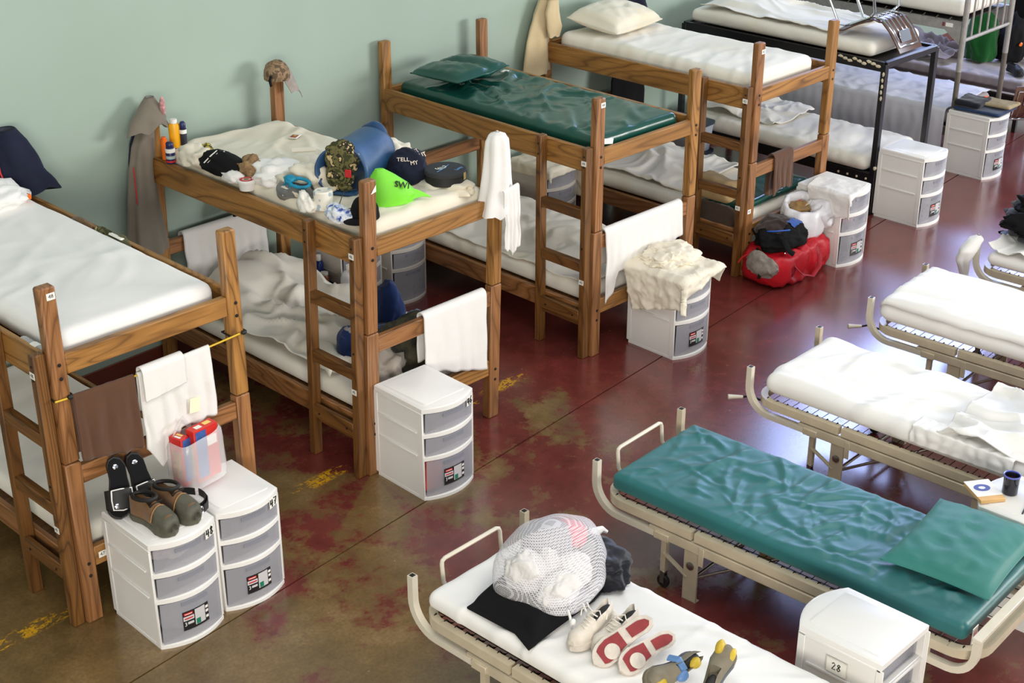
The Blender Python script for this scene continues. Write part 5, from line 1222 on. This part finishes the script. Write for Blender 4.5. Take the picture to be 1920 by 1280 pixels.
# lower bed of the second bunk
t = thing('jeans', 'dark blue jeans standing crumpled on the lower bed of the second bunk', 'jeans', (0, 0, 0))
DN = cloth('dark_denim', lin(30, 52, 104), var=.35, vs=9)
obj('jeans_leg', xf(lump(.075, .12, .20, 41, .18, 1.6, 4, -.5), T(.70, .62, .50)), DN, t, sharp=4)
obj('jeans_leg', xf(lump(.07, .09, .13, 42, .18, 1.6, 4, -.5), T(.26, .46, .50)), DN, t, sharp=4)
obj('jeans_seat', xf(lump(.24, .10, .07, 43, .2, 1.6, 4, -.5), T(.48, .53, .50)), DN, t, sharp=4)
obj('cuff', tube([(.26+.05*math.cos(a), .46+.05*math.sin(a), .66+.01*math.sin(a)) for a in np.linspace(0, 2*PI, 16)], .011, 6), DN, t)
obj('white_lining', xf(lump(.04, .04, .02, 44, .1, 2, 3, -1), T(.26, .46, .662)), M['sheetg'], t)
blob('camouflage_trousers', 'dark camouflage clothes at the foot of the lower bed of the second bunk', 'trousers', (.55, .20, .465), (.34, .12, .19), camo('dark_camouflage', [lin(26, 26, 20), lin(44, 42, 28), lin(60, 56, 38)], 12), 45, .3)
blob('grey_shirt', 'grey crumpled shirt just above unit 46', 'shirt', (.27, .14, .465), (.13, .08, .13), cloth('grey_jersey', lin(168, 158, 148), var=.2), 47, .3)
blob('blue_shirt', 'pale blue shirt beside the jeans', 'shirt', (.80, .45, .465), (.09, .13, .10), cloth('pale_blue', lin(120, 142, 170), var=.2), 49, .3)
# bottles standing in the gap behind the second bunk, on a low crate
t = thing('storage_crate', 'low dark crate in the shade behind the second bunk', 'crate', (0, 0, 0)); obj('crate_wall', join(cbox(1.05-.02, 1.12, 1.26, 1.30, 0, .34, .003), cbox(1.03, 1.13, 1.92, 1.95, 0, .34, .003), cbox(1.03, 1.05, 1.30, 1.92, 0, .34, .003), cbox(1.11, 1.13, 1.30, 1.92, 0, .34, .003)), M['dark'], t); obj('crate_top', cbox(1.03, 1.13, 1.26, 1.95, .34, .352, .002), M['dark'], t)
bottle('mouthwash_bottle', 'blue mouthwash bottle with a white cap seen behind the ladder', (1.065, 1.89, .354), [(.0, 0), (.034, 0), (.036, .02), (.036, .13), (.018, .16), (.0, .161)], plain('deep_blue_bottle', lin(20, 70, 140), .25), ([(.017, .16), (.02, .162), (.02, .215), (.0, .217)], M['plastic']), [(.02, .07, .0365, plain('cyan_label', lin(40, 150, 190), .4))])
bottle('mouthwash_bottle', 'second dark blue bottle next to the mouthwash', (1.085, 1.80, .354), [(.0, 0), (.030, 0), (.032, .02), (.032, .13), (.016, .15), (.0, .151)], plain('navy_bottle', lin(16, 40, 110), .25), ([(.016, .15), (.018, .152), (.018, .19), (.0, .192)], M['plastic']))
bottle('jar', 'small brown jar with a coloured label by the blue bottles', (1.065, 1.72, .354), [(.0, 0), (.030, 0), (.032, .01), (.032, .06), (.026, .07), (.0, .071)], plain('brown_jar', lin(120, 60, 36), .3), ([(.026, .07), (.028, .072), (.028, .09), (.0, .091)], M['plasticg']))
t = thing('bleach_jug', 'white jug with a handle and a red, blue and green label', 'jug', (1.08, 1.46, .354), -.6)
obj('jug_body', xf(lathe([(.0, 0), (.060, 0), (.064, .015), (.064, .12), (.05, .16), (.02, .185), (.0, .186)], 24), S(1, .75, 1)), plain('white_jug', lin(226, 226, 230), .35), t)
obj('jug_handle', tube([(.0, -.03, .19), (.045, -.03, .185), (.075, -.03, .13), (.07, -.03, .07)], .012, 8), M['plastic'], t)
obj('cap', xf(lathe([(.02, 0), (.024, .002), (.024, .03), (.0, .032)], 16), T(0, 0, .185)), M['plastic'], t)
for z0, z1, mm in ((.030, .045, M['greenp']), (.046, .056, plain('blue_stripe', lin(60, 110, 190), .4)), (.060, .068, M['redp'])): obj('label_band', xf(ring([(.0645, z0), (.0652, z0), (.0652, z1), (.0645, z1)], 24), S(1, .76, 1)), mm, t)
# contents seen through drawer fronts
def inside(label, loc, s, c, seed, cat='clothes'):
    return blob('folded_clothes', label, cat, loc, s, cloth('bright_cloth_%d' % seed, c, var=.2), seed, .25, flat=-.6)
inside('orange cloth seen through the bottom drawer of unit 46', (.10, -.38, .035), (.075, .07, .11), lin(236, 92, 64), 51)
inside('lilac cloth seen through the bottom drawer of unit 46', (.27, -.385, .035), (.075, .07, .13), lin(120, 114, 176), 52)
inside('teal cloth in the middle drawer behind the second bunk ladder', (1.33, 1.69, .30), (.13, .08, .045), lin(40, 140, 160), 53)
inside('green cloth in the top drawer beside the third bunk', (2.50, -.25, .445), (.08, .07, .05), lin(120, 176, 160), 54)
inside('pale clothes in the top drawer of unit 48', (-1.64, -.46, .450), (.11, .07, .05), lin(214, 206, 204), 55)
inside('red printed cloth in the middle drawer beside the red bag', (4.76, -.10, .31), (.11, .07, .05), lin(206, 120, 130), 56)
inside('grey clothes in the bottom drawer of unit 48', (-1.62, -.45, .035), (.12, .08, .10), lin(176, 178, 186), 57)

# mug, book and comb on the unit at the right edge
t = thing('coffee_mug', 'dark blue mug of coffee on the drawer unit at the right edge', 'mug', (1.42, -3.19, .604), 0)
MG = plain('dark_glazed_mug', lin(30, 30, 42), .15, var=.3, vs=10); RB = plain('blue_rim', lin(90, 100, 190), .2)
obj('mug_body', lathe([(.0, 0), (.034, 0), (.037, .004), (.038, .09), (.040, .098), (.036, .098), (.034, .09), (.033, .075), (.0, .074)], 28), MG, t)
obj('blue_rim', ring([(.0365, .098), (.041, .097), (.0415, .103), (.037, .104)], 28), RB, t)
obj('coffee', lathe([(.0, .076), (.0335, .077), (.0, .078)], 24), plain('coffee', lin(40, 24, 20), .1), t)
obj('mug_handle', tube([(.030, .028, .085), (.052, .048, .082), (.056, .052, .05), (.032, .03, .028)], .006, 8), RB, t)
t = thing('paperback_book', 'tan edged paperback with a blue oval on its white cover', 'book', (1.325, -3.105, .604), -.6)
obj('pages', cbox(-.065, .065, -.09, .09, .001, .020, .002), plain('tan_pages', lin(214, 170, 110), .7), t)
obj('cover', cbox(-.067, .067, -.055, .092, .020, .0225, .001), M['paper'], t)
obj('blue_oval', xf(ring([(.018, .0226), (.042, .0226), (.042, .0234), (.018, .0234)], 28), T(-.005, .02, 0) @ S(1, .75, 1)), plain('blue_oval', lin(74, 84, 158), .5), t)
t = thing('hair_comb', 'dark comb lying beside the mug', 'comb', (1.375, -3.30, .6045), .25)
obj('comb_back', cbox(-.10, .10, -.008, .0, 0, .005, .001), M['rubber'], t)
obj('comb_teeth', join(*[cbox(-.07+.006*k, -.067+.006*k, -.030, -.008, .001, .004, .0005) for k in range(28)]), M['rubber'], t)
t = thing('paper_plate', 'white paper plate behind the mug', 'plate', (1.46, -3.34, .604), 0); obj('plate', lathe([(.0, .002), (.05, .002), (.075, .012), (.076, .014), (.05, .005), (.0, .005)], 28), M['paper'], t)

# ------------------------------------------------------------------ jackets on the cot at the right edge
zj = .528
t = thing('jacket_pile', 'dark grey and black jackets piled on the cot at the right edge', 'jacket', (4.92, -1.78, zj), 0)
DG = cloth('charcoal_shell', lin(70, 70, 78), rough=.5, var=.3, vs=8)
obj('grey_jacket', xf(lump(.30, .36, .20, 61, .30, 2.4, 5, -.5), T(.05, .02, 0)), DG, t, sharp=4)
obj('black_sleeve', xf(lump(.10, .33, .11, 62, .28, 2.4, 5, -.6), T(-.18, -.05, .10) @ R(.3, 'Z')), M['black'], t, sharp=4)
obj('black_sleeve', xf(lump(.12, .22, .11, 64, .28, 2.4, 5, -.6), T(-.10, .08, .17) @ R(-.2, 'Z')), M['black'], t, sharp=4)
obj('red_trim', tube([(-.24, .16, .16), (-.18, .22, .185), (-.11, .27, .18)], .012, 6), M['redp'], t); obj('white_trim', tube([(-.245, .15, .175), (-.185, .21, .20), (-.115, .26, .195)], .007, 6), M['paper'], t)
t = garment('white_cloth', 'white cloth hanging over the corner post of the cot at the right edge', 'cloth', [(4.43, -1.41, .635), (4.42, -1.40, .61), (4.37, -1.38, .54), (4.34, -1.36, .46), (4.36, -1.375, .34)], [.012, .055, .075, .06, .03], [.012, .05, .06, .05, .03], M['sheetc'], 4, .12, 71, open_=False)
bedding('loose_sheet', 'white sheet bunched by the corner of the cot at the right edge', CE, .02, .45, -.50, -.05, .53, M['sheetc'], 19, .05)

o = obj('clipboard', xf(cbox(-.10, .10, -.055, .055, -.004, .004, .002), T(.86, .045, 1.338) @ R(.05, 'Y')), plain('pale_board', lin(196, 204, 212), .4)); tag(o, 'pale flat board tucked under the top end rail of the second bunk', 'board')
# ------------------------------------------------------------------ metal bunks at the far end of the row
BK = plain('chipped_black_enamel', lin(22, 22, 26), .3, var=.3, vs=25); CH = plain('chipped_paint', lin(216, 204, 176), .6, var=.2)
GE = plain('grey_enamel', lin(150, 146, 142), .38, var=.2, vs=18, bump=.1, bs=60); GD = plain('grey_brown_steel', lin(98, 90, 80), .45, var=.25, vs=18)
t = thing('metal_bunk', 'black painted metal bunk with chipped corners, an upturned chair on top', 'bunk bed', (5.765, .235, 0), .0, None)
BB5 = t; w5, l5 = .80, 2.06
for x in (0, w5):
    for y in (0, l5): obj('leg', cbox(x-.024, x+.024, y-.024, y+.024, 0, 1.30, .003), BK, t)
for z in (1.295, .345):
    for x in (0, w5): obj('side_rail', join(cbox(x-.022, x-.016, 0, l5, z-.06, z+.02, .002), cbox(x-.022, x+.022, 0, l5, z+.014, z+.02, .002)), BK, t)
    for y in (0, l5): obj('end_rail', cbox(0, w5, y-.022, y+.022, z-.03, z+.02, .003), BK, t)
    obj('mattress_support', cbox(.03, w5-.03, .05, l5-.05, z-.01, z+.0, .002), M['dark'], t)
for k in range(9): obj('paint_chip', xf(lump(.004, .022, .012, 3+k, .3, 2, 2, -1), T(-.0225, .05+.045*k, 1.275+.012*(k % 3)-.01)), CH, t)
for k in range(5): obj('paint_chip', xf(lump(.004, .010, .018, 13+k, .3, 2, 2, -1), T(-.025, -.006+.004*(k % 2), 1.20-.05*k)), CH, t)
for k in range(4): obj('bolt', xf(lathe([(.010, 0), (.010, .006), (.005, .008)], 8), T(-.0225, .05+.09*k, .315) @ R(-PI/2, 'Y')), CH, t)
obj('paint_chip', xf(lump(.012, .014, .02, 33, .3, 2, 2, -1), T(-.018, -.02, .40)), CH, t)
mattress('mattress', 'white sheeted mattress under the upturned chair on the black bunk', 'mattress', .02, .78, .14, 2.04, 1.318, 1.44, M['sheet'], BB5, 1, both(folds(.006, 2, 4, 21, False), folds(.008, 3, 1.4, 22, True, .2)), .055)
bedding('blanket', 'loosely spread white blanket on the upper mattress of the black bunk', BB5, .06, .76, .55, 1.95, 1.446, M['sheet'], 25, .03, lambda x, y: gs(x, y, .45, 1.7, .3, .35, .06), fx=3.5, fy=1.3)
mattress('mattress', 'white sheeted lower mattress of the black bunk hanging over its rail', 'mattress', -.035, .78, .06, 2.0, .367, .50, M['sheet'], BB5, 2, both(folds(.008, 2, 4, 31, False), folds(.009, 2, 6, 32, True, .4)), .06)
bedding('rumpled_sheets', 'bunched white bedding on the lower bed of the black bunk', BB5, .1, .76, 1.1, 1.95, .508, M['sheet'], 27, .04, lambda x, y: gs(x, y, .4, 1.7, .3, .25, .06))
# chair: one-piece brown moulded seat on a chrome frame
BRN = plain('brown_moulded_seat', lin(84, 56, 42), .35, var=.12)
def chair(name, label, loc, M4, group='brown chairs with chrome frames'):
    t = thing(name, label, 'chair', (0, 0, 0), 0, group)
    # side view: seat from front (y=-.22) back, then up the backrest
    prof = [(-.22, .44), (-.16, .455), (-.05, .445), (.06, .44), (.13, .455), (.18, .50), (.215, .58), (.24, .68), (.255, .78)]
    P = np.array(prof)
    def shell(u, v):
        y = np.interp(v, np.linspace(0, 1, len(P)), P[:, 0]); z = np.interp(v, np.linspace(0, 1, len(P)), P[:, 1])
        hw = .205-.03*v; return np.stack([(u-.5)*2*hw, y+.015*(2*u-1)**2*(v > .6), z+.012*(2*u-1)**2*(v < .5)], -1)
    obj('seat_shell', sheet(shell, 16, 32, .010), BRN, t)
    for x in (-.095, -.035, .035, .095):
        obj('chrome_strip', tube([(x, -.05, .425), (x, .10, .43), (x, .19, .49), (x, .235, .60), (x, .25, .68)], .007, 6), M['chrome'], t)
    obj('chrome_strip', tube([(-.15, -.12, .435), (-.15, .10, .428), (-.15, .19, .475), (-.15, .245, .60), (-.14, .27, .73), (.14, .27, .73), (.15, .245, .60), (.15, .19, .475), (.15, .10, .428), (.15, -.12, .435)], .010, 8), M['chrome'], t)
    obj('backrest_plate', cbox(-.08, .08, .258, .264, .60, .70, .002), M['chrome'], t)
    for sx in (-1, 1):
        obj('leg', tube([(sx*.17, -.15, .43), (sx*.185, -.20, .40), (sx*.20, -.235, .0)], .0115, 8), M['chrome'], t)
        obj('leg', tube([(sx*.17, .10, .425), (sx*.185, .16, .40), (sx*.20, .26, .0)], .0115, 8), M['chrome'], t)
    obj('cross_bar', tube([(-.17, -.15, .43), (.17, -.15, .43)], .010, 8), M['chrome'], t); obj('cross_bar', tube([(-.17, .10, .425), (.17, .10, .425)], .010, 8), M['chrome'], t)
    t.matrix_world = Matrix([list(r) for r in M4]); return t
# upturned: seat underside up, its back hanging to the front edge of the frame
chair('chair', 'brown chair upturned on the black bunk, chrome legs in the air', None, T(6.06, .754, 1.970) @ R(-.42, 'X') @ R(PI, 'X'))
chair('chair', 'brown chair standing beside the farthest drawer unit', None, T(7.99, .06, 0) @ R(-.75, 'Z') @ R(PI, 'Z'))

t = thing('metal_bunk', 'tall grey metal bunk with barred ends at the top right', 'bunk bed', (7.36, .40, 0), .03, None)
B6 = t; w6, l6 = .93, 2.05
for x in (0, w6):
    for y in (0, l6):
        obj('leg', tube([(x, y, 0), (x, y, .90)], .024, 12), GD, t); obj('post', tube([(x, y, .90), (x, y, 2.15)], .026, 12), GE, t)
for x in (0, w6):
    obj('side_rail', join(cbox(x-.022, x-.017, .02, l6-.02, 1.26, 1.345, .002), cbox(x-.022, x+.02, .02, l6-.02, 1.34, 1.345, .001)), GE, t)
    obj('gusset', ([(x-.024, .02, 1.345), (x-.024, .02, 1.14), (x-.024, .20, 1.28), (x-.024, .20, 1.345), (x-.016, .02, 1.345), (x-.016, .02, 1.14), (x-.016, .20, 1.28), (x-.016, .20, 1.345)], [(0, 1, 2, 3), (7, 6, 5, 4), (0, 4, 5, 1), (1, 5, 6, 2), (2, 6, 7, 3), (3, 7, 4, 0)]), GE, t, smooth=False)
    obj('side_rail', cbox(x-.022, x-.017, .02, l6-.02, .30, .38, .002), GD, t)
for y in (0, l6):
    for z in (1.18, 2.10): obj('end_bar', tube([(0, y, z), (w6, y, z)], .018, 10), GE, t)
    for k in range(5): obj('upright_bar', tube([(.155*(k+1), y, 1.18), (.155*(k+1), y, 2.10)], .010, 8), GE, t)
    obj('end_bar', tube([(0, y, .36), (w6, y, .36)], .018, 10), GD, t)
for k in range(14): obj('spring_hook', tube([(-.01, .15+.13*k, 1.35), (.03, .15+.13*k, 1.365), (.06, .15+.13*k, 1.335)], .006, 5), M['steel'], t)
obj('bracket_tag', cbox(-.026, -.0245, .10, .17, 1.29, 1.325, .0005), M['paper'], t)
obj('red_tag', cbox(-.026, -.0245, .18, .205, 1.29, 1.325, .0005), plain('dull_red_tag', lin(120, 50, 56), .5), t)
obj('mattress_support', cbox(.03, w6-.03, .05, l6-.05, 1.335, 1.345, .002), M['dark'], t)
obj('mattress_support', cbox(.03, w6-.03, .05, l6-.05, .37, .38, .002), M['dark'], t)
mattress('mattress', 'white mattress on the upper level of the tall grey bunk', 'mattress', .03, .90, .04, 2.0, 1.372, 1.53, M['sheet'], B6, 3, both(folds(.006, 2, 4, 41, False), folds(.006, 2, 3, 42, True)), .06)
mattress('mattress', 'lower mattress of the tall grey bunk beneath the draped sheet', 'mattress', .04, .88, .05, 2.0, .385, .53, M['sheetg'], B6, 4, folds(.006, 2, 4, 43, False), .06)
LIL = cloth('pale_lilac_cotton', lin(206, 206, 216), var=.08)
def over(fr, label, xl, xr, y0, y1, z, dl, seed, m):
    def fn(u, v):
        tot = dl+(xr-xl); s = u*tot; y = y0+(y1-y0)*v
        dn = np.clip(dl-s, 0, None); x = np.where(dn > 0, xl-.008-.012*np.abs(np.sin(y*30+2*pn(np.stack([y*3, dn*4, y*0], -1), seed)))*np.clip(dn/.1, 0, 1), xl+(s-dl))
        n = .02*np.maximum(ridge(np.stack([x*3, y*3.5, x*0], -1), seed, 3)-.7, 0)
        return np.stack([x, y, z+np.where(dn > 0, -dn, n)], -1)
    o = obj('draped_sheet', sheet(lambda u, v: fn(u, v), 60, 80, .006), m, sharp=4); o.location = fr.location; o.rotation_euler[2] = fr.rotation_euler[2]
    return tag(o, label, 'bedding')
over(B6, 'pale sheet draped low over the side of the lower bed of the grey bunk', .0-.03, .86, .06, 1.98, .545, .40, 5, LIL)

# last bed of the row, under dark clothes
t = thing('steel_bed', 'dark steel bed beyond the grey bunk, lilac blanket on it', 'bed', (8.80, .42, 0), .03)
for x in (0, .9):
    obj('side_rail', cbox(x-.02, x+.02, 0, 2.0, .27, .36, .003), M['dark'], t)
    for y in (.04, 1.96): obj('leg', cbox(x-.02, x+.02, y-.02, y+.02, 0, .30, .002), M['dark'], t)
for y in (0, 2.0): obj('end_rail', cbox(0, .9, y-.02, y+.02, .27, .36, .003), M['dark'], t)
B7 = t
mattress('mattress', 'mattress under the lilac blanket on the last bed', 'mattress', .02, .88, .02, 1.96, .365, .49, M['sheetg'], B7, 5, folds(.008, 2, 4, 51, False), .05)
over(B7, 'rumpled lilac grey blanket on the last bed of the row', -.02, .86, .0, 1.94, .505, .08, 9, M['sheetg'])
bedding('rumpled_blanket', 'crumpled grey blanket heaped on the last bed', B7, .05, .80, .9, 1.9, .515, cloth('mauve_grey', lin(124, 112, 112), var=.2), 29, .10, lambda x, y: gs(x, y, .4, 1.6, .3, .3, .15))
blob('green_bag', 'dark green bag behind the barred end of the grey bunk', 'bag', (9.25, 1.15, .53), (.14, .16, .36), cloth('dark_green_nylon', lin(14, 86, 30), var=.3), 71, .15)
blob('black_bag', 'black bag with orange badge at the top right', 'bag', (9.45, .92, .53), (.16, .14, .30), M['black'], 72, .2)
o = obj('orange_badge', xf(lump(.03, .012, .022, 73, .2, 2, 2, -1), T(9.37, .785, .70)), ORB); tag(o, 'orange badge on the black bag at the top right', 'badge')
garment('black_coat', 'long black coat hanging at the far right edge of the picture', 'coat', [(10.02, 1.0, 2.2), (10.02, .95, 1.8), (10.02, .9, 1.2), (10.02, .9, .56)], [.12, .35, .40, .42], [.1, .22, .25, .25], M['black'], 6, .12, 75, open_=False)
s = shoe('black_shoe', 'black shoe on the last bed beside the black bag', .28, .10, M['rubber'], M['rubber'], .09, .10); place(s, (9.05, .74, .53), (-.5, -.8, 0), (0, 0, 1))

# folded clothes on the farthest drawer unit
FC = 'folded clothes on the farthest drawer unit'
softthing('folded_jeans', 'blue jeans folded over the farthest drawer unit', 'jeans', .20, .22, .016, .015, (7.45, .14, .602), (0, .0, .05), cloth('mid_denim', lin(38, 58, 92), var=.3), folds(.006, 4, 4, 3), group=FC)
softthing('folded_shirt', 'khaki shirt folded at the front of the farthest drawer unit', 'shirt', .13, .15, .016, .015, (7.53, .05, .640), (0, .05, .1), plain('khaki_cloth', lin(160, 144, 112), .85, var=.15), folds(.008, 4, 4, 5), group=FC)
softthing('folded_sweater', 'black sweater folded at the back of the farthest drawer unit', 'sweater', .15, .12, .028, .025, (7.40, .24, .650), (0, .0, .1), cloth('blue_black_knit', lin(26, 28, 38), var=.3), folds(.010, 4, 4, 7), group=FC)
o = obj('orange_badge', xf(lump(.025, .018, .004, 74, .2, 2, 2, -1), T(7.50, .17, .684)), ORB); tag(o, 'orange badge on the folded black sweater', 'badge')
# storage tubs under the black bunk's wall end
TUB = plain('frosted_tub', lin(176, 184, 196), .35, var=.06, alpha=.75); TL = plain('navy_lid', lin(34, 44, 62), .4)
def tub(label, x, y, z, group):
    t = thing('storage_tub', label, 'tub', (x, y, z), .05, group)
    obj('tub_body', loft([rr(.145, .20, 28, 6)@np.array([[1, 0, 0], [0, 1, 0]])+[0, 0, .0], rr(.165, .225, 28, 6)@np.array([[1, 0, 0], [0, 1, 0]])+[0, 0, .24]]), TUB, t)
    obj('lid', loft([np.c_[rr(.175, .235, 28, 6), np.full(28, zz)] for zz in (.242, .262)]), TL, t); return t
tub('frosted storage tub with a navy lid, lower of the stack by the wall', 5.46, 2.0, .0, 'stacked storage tubs'); tub('frosted storage tub with a navy lid, upper of the stack by the wall', 5.46, 2.0, .265, 'stacked storage tubs')
